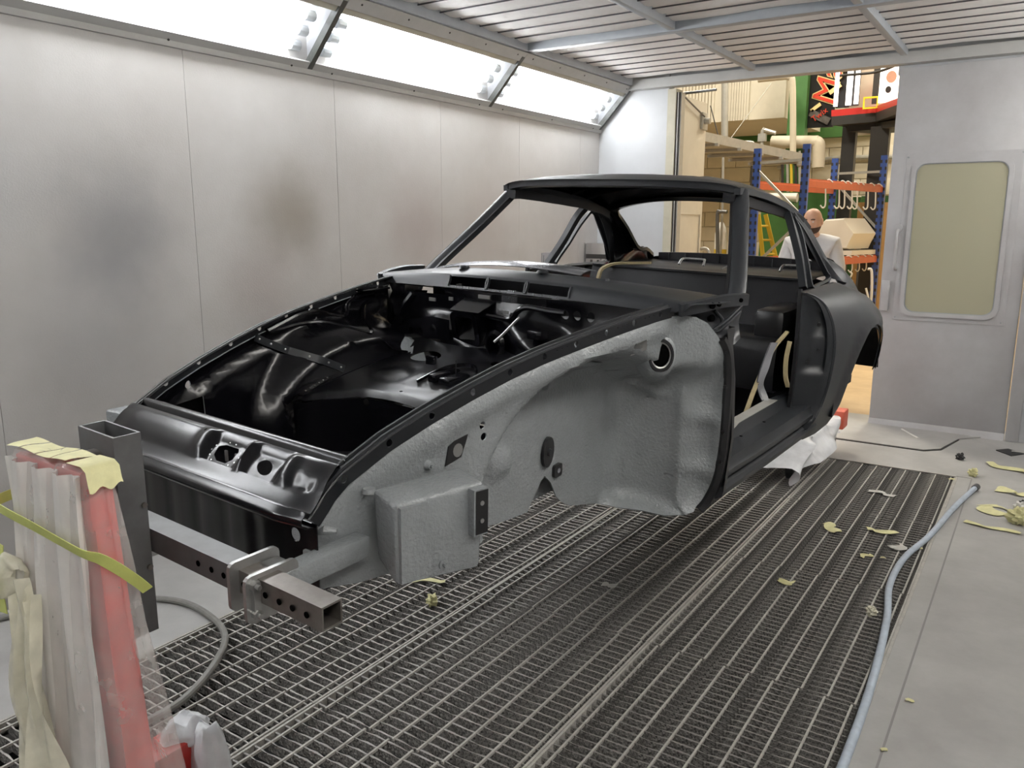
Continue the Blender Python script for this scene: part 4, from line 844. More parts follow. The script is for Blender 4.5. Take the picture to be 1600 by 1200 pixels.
for mir in (False, True):
    F = mx if mir else (lambda p: Vector(p))
    m = MB(); m.grid([[F((xq, s, z)) for s in np.linspace(1.72, 2.2, 6)] for xq, z in ((.69, .30), (.70, .5), (.695, .7), (.655, .835))]); iq = part(m, 'inner_quarter', M['cabin'])
    if not mir:
        # foil edge and pale foam strips taped along the inner sill and quarter trim
        m = MB(); m.sweep(catmull([(.56, 1.40, .30), (.57, 1.45, .38), (.575, 1.52, .47), (.60, 1.60, .60), (.635, 1.66, .675)], 5), RECT(.016, .008)); part(m, 'foam_strip', M['tan'])
        m = MB(); m.sweep(catmull([(.655, 1.64, .64), (.650, 1.63, .57), (.654, 1.63, .50), (.662, 1.65, .45)], 5), RECT(.010, .016), (1, 0, 0)); part(m, 'foam_strip', M['tan'])
        m = MB(); P = catmull([(.61, 1.55, .64), (.59, 1.53, .55), (.58, 1.52, .47), (.60, 1.54, .40), (.625, 1.57, .35)], 6); m.sweep(P, RECT(.010, .006)); m.grid([[p+Vector((.022*t+.003*math.sin(i*.7+3*t), .015*t, .002*math.cos(i*.9))) for t in (0, .5, 1)] for i, p in enumerate(P)]); part(m, 'foil_trim', M['silver'])
        m = MB(); m.box((.585, 1.50, .335), (.64, 1.60, .352), bev=.008); part(m, 'foil_pad', M['silver'])
    else:
        m = MB(); m.sweep(catmull([(-.47, 2.02, .78), (-.46, 2.04, .83), (-.42, 2.10, .855), (-.33, 2.14, .862), (-.24, 2.15, .868)], 5), RECT(.022, .012)); fs_ = part(m, 'foam_strip', M['tan'])
# ------------------------------------------------------------------ rotisserie stand in front
def cw_(m): m.v = [tuple(CARM @ Vector(v)) for v in m.v]; return m
stand = empty('rotisserie_stand', (-1.50, .76, 0)); tag(stand, 'red rotisserie stand with bare steel cross beam bolted to the nose of the car', 'stand')
SI = Matrix.Translation((1.50, -.76, 0))
def spart(m, name, mt, **k):
    m.v = [tuple(SI @ Vector(v)) for v in m.v]; return m.build(name, mt, stand, **k)
def hollow(m, axis, lo, hi, wall):
    """open square tube along axis 0 or 2"""
    ax = [0, 1, 2]; ax.remove(axis); a, b = ax
    def ring(l, inset):
        o = []
        for s, t in ((0, 0), (1, 0), (1, 1), (0, 1)):
            p = [0, 0, 0]; p[axis] = l; p[a] = (lo[a]+inset) if s == 0 else (hi[a]-inset); p[b] = (lo[b]+inset) if t == 0 else (hi[b]-inset); o.append(Vector(p))
        return o
    m.grid([ring(lo[axis], wall), ring(lo[axis], 0), ring(hi[axis], 0), ring(hi[axis], wall), ring(lo[axis]+.001, wall)], close=True); return m
up_t = spart(cw_(hollow(MB(), 2, (-.04, -.850, .27), (.10, -.792, .716), .005)), 'upright_tube', M['steelgrey'], smooth=False)
tag(up_t, 'grey square steel upright, open at the top')
bmn = spart(cw_(hollow(MB(), 0, (-.45, -.787, .448), (.388, -.735, .500), .004)), 'cross_beam', M['steelgrey'], smooth=False)
inb = spart(cw_(hollow(MB(), 0, (.36, -.785, .450), (.632, -.738, .497), .004)), 'sliding_tube', M['steel'], smooth=False)
for par, xs in ((bmn, (.265, .31, .35)), (inb, (.413, .430, .478, .518, .555, .594))):
    for x in xs:
        m = MB(); m.tube([(x, -.7868, .472), (x, -.7885, .472)], .0062, 12); spart_ = cw_(m); m.v = [tuple(SI @ Vector(v)) for v in m.v]; h = m.build('pin_hole', M['hole'], par)
for x, lo, hi in ((.388, (-.806, .415), (-.690, .515)), (.445, (-.812, .410), (-.690, .506))):
    m = MB(); m.prism(rrect(lo[0], lo[1], hi[0], hi[1], .014, 3), x, x+.009, lambda u, v, w: Vector((w, u, v))); pl_ = spart(cw_(m), 'clamp_plate', M['platesteel'], angle=20)
m = MB()
for z in (.430, .488): m.tube([(.454, -.795, z), (.466, -.795, z)], .010, 6); m.tube([(.466, -.795, z), (.474, -.795, z)], .005, 8)
m.box((.454, -.80, .425), (.462, -.785, .495)); spart(cw_(m), 'clamp_bolts', M['platesteel'])
m = MB(); m.box((.412, -.735, .436), (.456, -.50, .484), bev=.004); arm = spart(cw_(m), 'bracket_arm', M['gray'])
m = MB(); m.box((.402, -.745, .452), (.43, -.70, .497)); spart(cw_(m), 'arm_saddle', M['steelgrey'], smooth=False)
m = MB(); m.tube([(.03, -.850, .630), (.03, -.885, .630)], .050, 24); m.tube([(.03, -.87, .630), (.03, -.96, .630)], .03, 20); spart(cw_(m), 'pivot_hub', M['steel'])
for z in (.56, .42):
    m = MB(); m.tube([(.101, -.80, z), (.106, -.80, z)], .006, 10); spart(cw_(m), 'upright_bolt', M['steel'])
m = MB(); m.prism([(-1.63, .735), (-1.39, .735), (-1.39, .775), (-1.63, .775)], 0, 1, lambda u, v, w: Vector((u+(.05*(1-w) if u > -1.5 else -.03*(1-w)), v+(.03*(1-w) if v > .75 else 0), .04+1.10*w))); spart(m, 'red_post', M['red'])
m = MB(); m.box((-1.645, .728, 1.05), (-1.385, .775, 1.165), bev=.01); spart(m, 'head_block', M['red'])
m = MB(); m.box((-2.10, .72, .10), (-.92, .83, .20), bev=.01); spart(m, 'base_beam', M['red'])
m = MB(); m.box((-1.98, .72, .08), (-1.87, 1.20, .175), bev=.01); spart(m, 'base_leg', M['red'])
m = MB(); m.box((-1.0, .45, .10), (-.92, .83, .19), bev=.01); spart(m, 'base_leg', M['red'])
for x, y in ((-1.86, 1.235), (-.96, .48), (-2.05, .77)):
    m = MB(); m.tube([(x-.02, y, .055), (x+.02, y, .055)], .055, 18); m.box((x-.028, y-.03, .06), (x+.028, y+.03, .11)); spart(m, 'caster_wheel', M['rubber'])
# --- plastic film over the stand, with folds
def wrap(name, label, rings, mt, fold, seed, nseg=72, z_top_cap=True, jag=.02):
    r_ = random.Random(seed); ph = [r_.uniform(0, 6.3) for _ in range(6)]; rows = []
    n = len(rings)
    for i, (cx, cy, rx, ry, z) in enumerate(rings):
        row = []; f = fold*min(1, i/3.0)
        for k in range(nseg):
            a = 2*math.pi*k/nseg; c, s = math.cos(a), math.sin(a); p = 4.0
            q = (abs(c)**p+abs(s)**p)**(-1/p)
            w = 1+f*(.5*math.sin(9*a+ph[0]+.25*i)+.35*math.sin(17*a+ph[1]-.2*i)+.3*math.sin(5*a+ph[2])+.22*math.sin(29*a+ph[3]))
            row.append((cx+rx*q*c*w, cy+ry*q*s*w, z+(.012*math.sin(7*a+ph[4])+jag*math.sin(4*a+ph[5])*(i == n-1) if i > 1 else .004*math.sin(9*a+ph[4]))))
        rows.append(row)
    m = MB(); m.grid(rows, close=True)
    if z_top_cap: m.grid([[tuple(Vector(rows[0][k]).lerp(Vector((rings[0][0], rings[0][1], rings[0][4]+.003)), t)+Vector((0, 0, .004*math.sin(k*1.3)*math.sin(3.1*t)))) for k in range(nseg)] for t in (0, .35, .7, .97)], close=True)
    o = m.build(name, mt, origin=(rings[0][0], rings[0][1], rings[-1][4]), angle=70); tag(o, label, 'plastic sheet'); return o
RG = [(1.182, 0, 0), (1.165, 2, 2), (1.10, 0, 0), (.98, 0, 0), (.86, 0, 0), (.70, 0, 0), (.5, 0, 0), (.30, 0, 0), (.10, 0, 0)]
def wring(z, yf, yb, xl, xr): return ((xl+xr)/2, (yf+yb)/2, (xr-xl)/2, (yb-yf)/2, z)
wrap('plastic_wrap', 'milky plastic film draped in folds over the red rotisserie post', [wring(1.172, .722, .778, -1.650, -1.382), wring(1.160, .718, .782, -1.656, -1.376), wring(1.10, .712, .786, -1.662, -1.366), wring(.98, .704, .798, -1.664, -1.352), wring(.86, .698, .806, -1.664, -1.340), wring(.70, .690, .82, -1.662, -1.305), wring(.5, .682, .84, -1.660, -1.275), wring(.30, .675, .85, -1.665, -1.25), wring(.10, .668, .86, -1.67, -1.225)], M['plastic'], .055, 3)
rows = []
for i, t in enumerate(np.linspace(0, 1, 22)):
    z = 1.16-1.04*t; rows.append([(-1.648+(.258+.07*t)*u, .714-.030*t+.010*math.sin(22*u+5*t)+.008*math.sin(41*u-3*t+4*t*t)*sm(0, .3, t)+.004*math.sin(67*u+9*t), z) for u in np.linspace(0, 1, 34)])
m = MB(); m.grid(rows); tag(m.build('plastic_film', M['plasticwhite'], origin=(-1.5, .72, .1), angle=80), 'doubled whitish film hanging over the front face of the wrapped post', 'plastic sheet')
# yellowish second film hanging in front on the left
rows = []
for i, t in enumerate(np.linspace(0, 1, 26)):
    z = .93-.62*t; half = .035+.055*sm(0, .6, t)-.015*sm(.75, 1, t); row = []
    for k, u in enumerate(np.linspace(-1, 1, 18)):
        fold = .012*math.sin(9*u+6*t)+.008*math.sin(17*u-5*t)+.012*math.sin(3+8*t)*abs(u)
        row.append((-1.545+.015*t+half*.9*u+.008*math.sin(12*t), .672-.02*t-.02*sm(.3, .7, t)*(1-u*u)+fold, z+.02*math.sin(4*u+2)))
    rows.append(row)
m = MB(); m.grid(rows); tag(m.build('plastic_film', M['plasticdense'], origin=(-1.6, .64, .3), angle=80), 'yellowed loose flap of film hanging on the left front of the wrapped post', 'plastic sheet')
m = MB(); rows = []
for i, t in enumerate(np.linspace(0, 1, 14)):
    r = .012+.034*math.sin(math.pi*min(1, t*1.08))**.7; c = Vector((-1.575-.075*t, .680-.005*t, .945-.02*t-.012*t*t)); rows.append([c+Vector((.01*math.cos(a), r*.6*math.cos(a)+.003*math.sin(5*a+9*t), r*math.sin(a)*(1+.15*math.sin(3*a+6*t)))) for a in np.linspace(0, 2*math.pi, 20, endpoint=False)])
m.grid(rows, close=True); tag(m.build('plastic_knot', M['plasticdense'], origin=(-1.64, .64, .9), angle=80), 'puffed knot of yellowed film sticking out left from the wrapped post', 'plastic sheet')
# tapes holding the film
def ribbon(name, pts, w, mt, label, upv=(0, 0, 1), cat='tape', k=5, group=None, twist=0):
    P = catmull(pts, k); rows = []
    for i, p in enumerate(P):
        t = (P[min(i+1, len(P)-1)]-P[max(i-1, 0)]).normalized(); U = Vector(upv); n = (U-t*U.dot(t)).normalized(); s = t.cross(n)
        a = twist*i/len(P); n = n*math.cos(a)+s*math.sin(a); s = t.cross(n)
        rows.append([p-n*w/2+s*.0008, p+n*w/2+s*.0008, p+n*w/2-s*.0008, p-n*w/2-s*.0008])
    m = MB(); m.grid(rows, close=True); m.add(rows[0], [(0, 1, 2, 3)]); m.add(rows[-1], [(3, 2, 1, 0)])
    return tag(m.build(name, mt, origin=base_of(m), angle=60), label, cat, group)
ribbon('masking_tape', [(-1.680, .775, 1.075), (-1.684, .735, 1.07), (-1.672, .696, 1.065), (-1.62, .690, 1.06), (-1.52, .692, 1.05), (-1.44, .694, 1.04), (-1.365, .698, 1.030), (-1.345, .715, 1.02), (-1.338, .745, .99), (-1.333, .775, .955), (-1.330, .79, .935)], .021, M['tapegreen'], 'lime tape band tied around the wrapped post with a loose tail', twist=.5)
for j, (x0, x1) in enumerate(((-1.655, -1.60), (-1.60, -1.545), (-1.545, -1.49), (-1.49, -1.435))):
    m = MB(); m.grid([[(x+.004*math.sin(5*y*20), y, 1.180+.003*math.sin(40*x+30*y)) for y in np.linspace(.722, .779, 8)] for x in np.linspace(x0, x1-.004, 5)]); tag(m.build('masking_tape', M['tape'], origin=base_of(m)), 'pale yellow tape strip crossing the top of the wrapped post, %s from the left' % ['first', 'second', 'third', 'fourth'][j], 'tape', 'tape strips on top of the post')
m = MB(); m.grid([[(-1.432, y, 1.1805), (-1.385, y, 1.1805), (-1.370, y, 1.172), (-1.366, y, 1.150), (-1.362, y, 1.138+.005*math.sin(180*y))] for y in np.linspace(.719, .782, 14)]); tag(m.build('masking_tape', M['tape'], origin=base_of(m), angle=70), 'wide yellow tape folded over the top corner of the wrapped red post', 'tape')
ribbon('masking_tape', [(-1.65, .685, .99), (-1.653, .68, .94), (-1.65, .675, .90), (-1.645, .675, .85)], .035, M['tapegreen'], 'short lime tape hanging down the left edge of the wrapped post', (1, 0, 0))
# bag over the caster of the base leg
def bag(name, label, c, r, h, mt, seed, squash=1.0):
    r_ = random.Random(seed); p = [r_.uniform(0, 6.3) for _ in range(4)]; rows = []
    for i, t in enumerate(np.linspace(0, 1, 14)):
        rr = r*(1-.75*max(0, t-.55)**1.3*2)*(1+.05*math.sin(9*t)); z = c[2]+h*t
        rows.append([(c[0]+rr*math.cos(a)*(1+.10*math.sin(5*a+p[0]+3*t)+.06*math.sin(11*a+p[1]-4*t)), c[1]+rr*squash*math.sin(a)*(1+.10*math.sin(4*a+p[2])+.06*math.sin(9*a+p[3]+5*t)), z+.012*math.sin(3*a+p[1])*t) for a in np.linspace(0, 2*math.pi, 32, endpoint=False)])
    m = MB(); m.grid(rows, close=True); m.add(rows[-1], [tuple(range(32))]); return tag(m.build(name, mt, origin=c, angle=70), label, 'bag')
bag('plastic_bag', 'white plastic bag tied over the caster beside the wrapped post', (-1.85, 1.235, .004), .062, .20, M['bag'], 5, .85)
bag('plastic_bag', 'white plastic bag bunched over the red base leg, left of the caster bag', (-1.925, 1.215, .155), .055, .06, M['bag'], 8, 1.3)
# ------------------------------------------------------------------ rear dolly of the rotisserie
dol = empty('rotisserie_dolly', (-1.5, 5.9, 0)); tag(dol, 'rear rotisserie dolly with faded red beam and black wheels behind the car', 'stand')
DI = Matrix.Translation((1.5, -5.9, 0))
def dpart(m, name, mt, **k): m.v = [tuple(DI @ Vector(v)) for v in m.v]; return m.build(name, mt, dol, **k)
m = MB(); m.box((-2.15, 5.93, .17), (-1.10, 6.08, .30), bev=.008); dpart(m, 'red_beam', M['redorange'])
m = MB(); m.box((-1.33, 5.28, .14), (-1.18, 5.95, .22), bev=.008); dpart(m, 'side_leg', M['steelgrey'])
m = MB(); m.box((-2.12, 4.98, .14), (-1.98, 5.95, .22), bev=.008); dpart(m, 'side_leg', M['redorange'])
m = MB(); m.box((-1.72, 5.95, .28), (-1.52, 6.06, 1.02), bev=.01); dpart(m, 'red_post', M['redorange'])
m = MB(); m.tube([(-1.60, 5.98, .96), (-1.52, 4.9, .98)], .05, 16); m.box((-1.95, 4.86, .94), (-1.05, 4.92, 1.0), bev=.004); dpart(m, 'pivot_beam', M['steelgrey'])
for x in (-1.8, -1.2):
    m = MB(); m.box((x-.025, 4.60, .945), (x+.025, 4.87, .99)); dpart(m, 'mount_arm', M['steelgrey'], smooth=False)
for x, y in ((-1.235, 5.12), (-1.17, 5.86), (-2.05, 5.1), (-2.05, 5.9)):
    m = MB(); m.tube([(x-.028, y, .072), (x-.02, y, .072), (x+.02, y, .072), (x+.028, y, .072)], [.062, .07, .07, .062], 22); w = dpart(m, 'wheel', M['rubber'])
    m = MB(); m.tube([(x-.034, y, .072), (x+.034, y, .072)], .022, 14); m.box((x-.036, y-.035, .07), (x-.031, y+.035, .16)); m.box((x+.031, y-.035, .07), (x+.036, y+.035, .16)); m.v = [tuple(DI @ Vector(v)) for v in m.v]; m.build('wheel_fork', M['steelgrey'], w)
rows = []
for i, t in enumerate(np.linspace(0, 1, 30)):
    y = 4.93+1.0*t; row = []
    for k, u in enumerate(np.linspace(0, 1, 24)):
        if u < .55: x = -1.72+.58*u/.55; z = .262+.02*math.sin(7*y+9*u)+.012*math.sin(23*y)-.16*sm(.3, 0, t)*(1)
        else: q = (u-.55)/.45; x = -1.14+.05*q+.035*math.sin(9*y+3*q)+.015*math.sin(21*y); z = .262+.02*math.sin(7*y+5)-.16*sm(.3, 0, t)-(.10+.035*math.sin(5.5*y+1.0)**2)*q-.012*math.sin(17*y)
        z += .07*gau(t, .62, .05)*gau(u, .5, .08); x -= .10*sm(.3, 0, t)*max(0, (u-.4)/.6)
        row.append((x, y, max(.012, z)))
    rows.append(row)
m = MB(); m.grid(rows); tag(m.build('plastic_sheet', M['bag'], origin=(-1.3, 5.3, 0), angle=70), 'crumpled clear plastic sheet over the rear dolly under the sill', 'plastic sheet')
# ------------------------------------------------------------------ hoses
P = catmull([(-3.46, 1.22, .014), (-3.43, 1.42, .014), (-3.30, 1.68, .014), (-3.09, 1.84, .014), (-2.91, 1.90, .014), (-2.68, 1.87, .014), (-2.53, 1.80, .014), (-2.42, 1.68, .014), (-2.33, 1.53, .014), (-2.29, 1.40, .014), (-2.30, 1.22, .014), (-2.36, 1.0, .014)], 8)
m = MB(); m.tube(P, .0135, 10); h = tag(m.build('air_hose', M['hoseg'], origin=(-2.9, 1.6, 0)), 'grey dusty air hose curling onto the gratings left of the car', 'hose')
P = catmull([(-.235, 5.50, .020), (-.262, 5.35, .016), (-.31, 5.03, .016), (-.37, 4.5, .016), (-.435, 4.12, .016), (-.445, 3.75, .016), (-.40, 3.38, .016), (-.365, 2.85, .016), (-.355, 2.35, .016), (-.36, 1.9, .016), (-.33, 1.2, .016)], 8)
m = MB(); m.tube(P, .0150, 12); h = m.build('blue_hose', M['hoseb'], origin=(-.35, 3.8, 0)); tag(h, 'pale blue hose running along the right edge of the gratings', 'hose')
m = MB(); a = P[0]; d = (P[0]-P[2]).normalized(); m.tube([a-d*.01, a+d*.035], .020, 14); m.tube([a+d*.03, a+d*.036, a+d*.036, a+d*.0], [.020, .020, .013, .013], 14, caps=False); m.v = [tuple(Vector(v)-Vector((-.35, 3.8, 0))) for v in m.v]; m.build('hose_end_fitting', M['steelgrey'], h)
# ------------------------------------------------------------------ litter
def scrap(px, py, L_, w, mt, label, rot=0.0, curl=.3, seed=1, cat='tape', up=0.0, group='scraps of tape and paper on the booth floor', name='tape_scrap'):
    c = W(px, py, z=0.0); r_ = random.Random(seed); a1, a2, a3 = (r_.uniform(0, 6.3) for _ in range(3)); rows = []; n = 14
    for i in range(n+1):
        t = i/n-.5; ang = rot+curl*math.sin(5*t+a1)*.8
        q = Vector((L_*t*math.cos(rot)+w*.3*math.sin(9*t+a2), L_*t*math.sin(rot)+w*.3*math.cos(7*t+a3), 0)); row = []
        for k in range(5):
            u = k/4-.5; row.append(q+Vector((-math.sin(ang)*w*u, math.cos(ang)*w*u, .006+.25*w*curl*(1+math.sin(8*t+a2+2.5*u))+up*math.sin(math.pi*(t+.5)))))
        rows.append(row)
    m = MB(); m.grid(rows); m.grid([[p-Vector((0, 0, .0012)) for p in r] for r in rows], flip=True)
    m.v = [tuple(Vector(v)+c) for v in m.v]
    return tag(m.build(name, mt, origin=(c.x, c.y, 0), angle=80), label, cat, group)
def wad(px, py, r, mt, label, seed, cat='tape', name='tape_wad', group='scraps of tape and paper on the booth floor'):
    c = W(px, py, z=0.0); r_ = random.Random(seed); m = MB(); m.ball((0, 0, 0), r, 16, 12); p = [r_.uniform(0, 6) for _ in range(6)]; vs = []
    for v in m.v:
        d = Vector(v).normalized(); k = 1+.28*math.sin(5*d.x+p[0])*math.sin(6*d.y+p[1])+.20*math.sin(9*d.z+4*d.x+p[2])+.14*math.sin(13*d.y+p[3]); vs.append(tuple(d*r*k*.9+Vector((0, 0, r*.72))+c))
    m.v = vs; return tag(m.build(name, mt, origin=(c.x, c.y, 0), angle=25), label, cat, group)
wad(675, 944, .026, M['tape'], 'crumpled yellow tape wad on the grating right of the beam end', 1)
scrap(672, 909, .16, .03, M['tape'], 'flat pale tape strip on the grating under the grey side box', .5, .15, 2)
scrap(951, 917, .05, .03, M['paper'], 'small beige scrap alone in the car shadow on the gratings', .3, .4, 3)
scrap(1228, 912, .085, .04, M['tape'], 'curled yellow tape on the right grating row, nearest to the camera', .2, .5, 4)
scrap(1299, 827, .14, .05, M['tape'], 'bright folded yellow tape, left of a pair on the far gratings', 2.2, .5, 5)
scrap(1377, 832, .16, .04, M['tape'], 'pale yellow tape strip, right of a pair on the far gratings', .2, .4, 6)
scrap(1404, 857, .09, .05, M['paper'], 'grey paper scrap on the grating just left of the blue hose', .8, .3, 7, 'paper')
scrap(1354, 870, .08, .03, M['tape'], 'tiny yellow tape scrap on a grating below the folded pair', .9, .3, 8)
scrap(1378, 772, .14, .04, M['paper'], 'flat grey paper scrap on the farthest right grating', -.2, .2, 9, 'paper')
wad(1361, 960, .022, M['plasticdense'], 'clear crumpled plastic bit on the grating beside the blue hose', 10, 'plastic')
wad(1520, 744, .030, M['tape'], 'round yellow tape ball above the end of the blue hose', 11)
wad(1500, 718, .026, M['rubber'], 'small black crumpled bit on the floor near the threshold plate', 12, 'rubbish', 'rubber_scrap')
scrap(1550, 798, .19, .105, M['tape'], 'square yellow tape patch right of the blue hose end', 2.3, .03, 13)
scrap(1549, 826, .26, .035, M['tape'], 'long narrow yellow tape strip, nearest of the pile at right', -.15, .3, 14)
scrap(1578, 734, .34, .07, M['tape'], 'long yellow tape sheet lying farthest right near the door jamb', -.55, .25, 15)
scrap(1586, 773, .17, .06, M['tape'], 'twisted yellow tape at the right frame edge, above the square patch', -.1, .7, 16)
wad(1590, 818, .05, M['tape'], 'crumpled tape heap at the right frame edge beside the long strip', 17)
scrap(1575, 798, .16, .025, M['tape'], 'thin yellow tape leading into the black and white wad', -.3, .4, 18)
wad(1594, 800, .035, M['white'], 'white crumpled paper behind the tape heap at the right edge', 19, 'paper', 'paper_wad')
wad(1597, 792, .022, M['rubber'], 'black bit lying on the white crumpled paper at the right edge', 20, 'rubbish', 'rubber_scrap')
scrap(1432, 858, .05, .018, M['tape'], 'tiny white tape bit on the concrete touching the blue hose', .3, .2, 21)
scrap(1380, 873, .03, .014, M['tape'], 'tiny pale tape bit on grating left of the hose curve', .3, .2, 22)
scrap(1487, 750, .05, .02, M['tape'], 'small pale tape bit in the far right corner of the gratings', .2, .2, 23)
scrap(1421, 1096, .03, .014, M['tape'], 'small pale tape bit alone on the bare concrete at lower right', .2, .3, 24)
scrap(1381, 1174, .025, .012, M['tape'], 'tiny tape bit on concrete near the bottom edge, beside the hose', .5, .3, 25)
a, b = W(1409, 671, z=.008), W(1434, 685, z=.008); m = MB(); m.tube([a, b], .009, 8); tag(m.build('white_stick', M['white'], origin=base_of(m)), 'thin white stick lying on the threshold plate before the door', 'stick')
q = [W(px, py, z=.0) for px, py in ((1556, 704), (1575, 702), (1600, 710), (1580, 713))]; m = MB(); m.add(q+[p+Vector((0, 0, .006)) for p in q], [(3, 2, 1, 0), (4, 5, 6, 7), (0, 1, 5, 4), (1, 2, 6, 5), (2, 3, 7, 6), (3, 0, 4, 7)]); bp = m.build('rubber_mat', M['rubber'], origin=base_of(m), smooth=False); tag(bp, 'black square of rubber mat on the floor beside the door jamb', 'mat')
ox = sum((p for p in q), Vector())/4; m = MB(); m.box((-.05+.06, .02, .0062), (.06+.06, .04, .0075)); m.build('pale_label', M['paper'], bp, smooth=False)
# bin in the far corner, small frame on the wall
sb = empty('steel_dispenser', (-3.42, 6.86, 1.17)); tag(sb, 'polished steel box dispenser in the far corner, seen through the side window', 'dispenser')
m = MB(); m.box((-.21, -.12, .0), (.0, .14, .26), bev=.008); m.build('steel_box', M['chrome'], sb)
m = MB(); m.box((.004, -.10, .0), (.13, .13, .27), bev=.008); m.build('dark_box', M['maroon'], sb)
m = MB(); m.box((-.20, -.128, .12), (.12, -.12, .16)); m.build('dark_band', M['dark'], sb, smooth=False)
for k in range(3):
    m = MB(); m.tube([(-.15+.07*k, -.125, .02), (-.15+.07*k, -.125, .11)], .012, 8); m.build('spray_tube', M['chrome'], sb)
m = MB(); m.box((XL, 5.98, 1.20), (XL+.012, 6.16, 1.36)); m.box((XL+.012, 6.0, 1.22), (XL+.016, 6.14, 1.34)); tag(m.build('wall_notice', M['silver'], origin=(XL, 6.07, 1.2), smooth=False), 'small grey notice plate on the left wall, seen through the door window', 'sign')
# ------------------------------------------------------------------ the workshop beyond the opening
st(MB().box((-12, YB+.12, -.10), (3, 20, -.004)).build('floor', M['tanfloor'], smooth=False))
wf = st(MB().box((-12, 17.0, 0), (3, 17.1, 7.5)).build('wall_far', M['cream'], smooth=False))
st(MB().box((-12.1, YB, 0), (-12, 17.1, 7.5)).build('wall_workshop', M['cream'], smooth=False)); st(MB().box((3, YB+.2, 0), (3.1, 17.1, 7.5)).build('wall_workshop', M['cream'], smooth=False))
st(MB().box((-12, YB-.1, 7.5), (3.1, 17.1, 7.6)).build('ceiling', M['cream'], smooth=False))
bl = MB().box((0, 0, 0), (.60, .03, .29), bev=.006).mesh('block', M['cream'])
for r in range(11):
    for c in range(9):
        o = bpy.data.objects.new('block', bl); o.location = (-8.4+.612*c+(.3 if r % 2 else 0), 16.97, .05+.302*r); o.parent = wf; COL.objects.link(o)
gb = MB().box((-9, 16.80, 3.25), (-3.0, 16.97, 3.62)).build('wall_band', M['green'], wf, smooth=False)
# open leaf of the booth door, folded outward on the left
d2 = st(MB().box((-3.02, YB+.16, .02), (-2.955, 7.92, 2.76), bev=.006).build('door_2', M['creamdoor']))
m = MB(); m.sweep([(-2.95, 7.22, .35), (-2.95, 7.85, .35), (-2.95, 7.85, 1.7), (-2.95, 7.22, 1.7)], RECT(.02, .012), (1, 0, 0), closed=True); m.build('door_bead', M['creamdoor'], d2)
m = MB(); m.box((-2.955, 7.76, 2.50), (-2.93, 7.90, 2.66), bev=.006); m.tube([(-2.93, 7.82, 2.58), (-2.88, 7.82, 2.58)], .03, 10); m.build('hinge_bracket', M['galv'], d2)
m = MB(); m.tube([(-2.93, 7.22, 2.75), (-2.93, 7.80, 2.62)], .008, 6); m.tube([(-2.93, 7.2, 2.755), (-2.60, 7.18, 2.76)], .012, 6); m.build('door_stay', M['steelgrey'], d2)
m = MB(); m.tube(catmull([(-2.93, 7.88, .95), (-2.87, 7.88, .98), (-2.85, 7.88, 1.06), (-2.85, 7.88, 1.30), (-2.88, 7.88, 1.36), (-2.94, 7.88, 1.36)], 5), .018, 10); m.build('door_handle', M['galv'], d2)
# plant enclosure high on the left with ribbed cladding
pe = empty('plant_enclosure', (-6.5, 14.5, 3.3)); tag(pe, 'cream ribbed sheet metal enclosure high on the back wall', 'enclosure')
pA = W(1050, 235, y=14.2); pB = W(1222, 235, y=14.2); x0, x1 = pA.x-1.5, pB.x
m = MB(); m.box((x0+6.5, -.3, .05), (x1+6.5, 2.2, 3.6)); m.build('body', M['creamdoor'], pe, smooth=False)
rb = MB().box((-.02, -.035, .05), (.02, 0, 3.6)).mesh('cladding_rib', M['creamdoor'], smooth=False)
for px in list(range(1064, 1118, 5))+list(range(1140, 1172, 4)):
    o = bpy.data.objects.new('cladding_rib', rb); o.location = (W(px, 180, y=14.2).x+6.5, -.3, 0); o.parent = pe; COL.objects.link(o)
m = MB(); m.tube([(x1+6.5, .1, .3), (x1+6.5, .1, 3.6)], .12, 14); m.build('corner_post', M['pipe'], pe)
def tubeobj(name, pts, r, mt, label, cat='pipe', n=10, k=5, group=None, smoothp=True):
    m = MB(); P = catmull(pts, k) if smoothp else [Vector(p) for p in pts]; m.tube(P, r, n); return tag(m.build(name, mt, origin=base_of(m)), label, cat, group)
# walkway tray and its hangers
a, b = W(1060, 216, y=10.6), W(1226, 250.5, y=13.0); ct = empty('cable_tray', a); tag(ct, 'grey metal cable tray running back under the ribbed enclosure', 'cable tray')
d = b-a; m = MB(); m.sweep([Vector((0, 0, 0)), d], [(-.35, -.05), (.35, -.05), (.35, .07), (.32, .07), (.32, -.02), (-.32, -.02), (-.32, .07), (-.35, .07)]); m.build('tray', M['galv'], ct, smooth=False)
for k in range(5):
    p = d*(.1+.2*k); m = MB(); m.box((p.x-.4, p.y-.03, p.z-.09), (p.x+.4, p.y+.03, p.z-.05)); m.build('tray_bracket', M['galv'], ct, smooth=False)
tubeobj('vertical_duct', [W(1133, 20, y=13), W(1133, 100, y=13), W(1132, 228, y=13)], .055, M['galv'], 'slim grey vertical pipe dropping onto the cable tray', n=12, smoothp=False)
tubeobj('vertical_conduit', [W(1130, 236, y=13), W(1129, 330, y=13), Vector((W(1129, 330, y=13).x, 13, 0))], .02, M['galv'], 'thin grey conduit below the cable tray on the block wall', smoothp=False)
tubeobj('vertical_conduit', [W(1175, 245, y=13.5), W(1172, 330, y=13.5), Vector((W(1172, 330, y=13.5).x, 13.5, 0))], .015, M['dark'], 'thin dark conduit right of the grey one on the block wall', smoothp=False)
tubeobj('bent_pipe', [W(1148, 222, y=12.5), W(1172, 222, y=12.5), W(1177, 226, y=12.5), W(1177, 250, y=12.5)], .02, M['galv'], 'short bent grey pipe standing on the cable tray')
tubeobj('stay_wire', [W(1110, 165, y=12), W(1125, 223, y=12)], .008, M['dark'], 'left dark stay wire slanting down to the tray', 'wire', 6, smoothp=False)
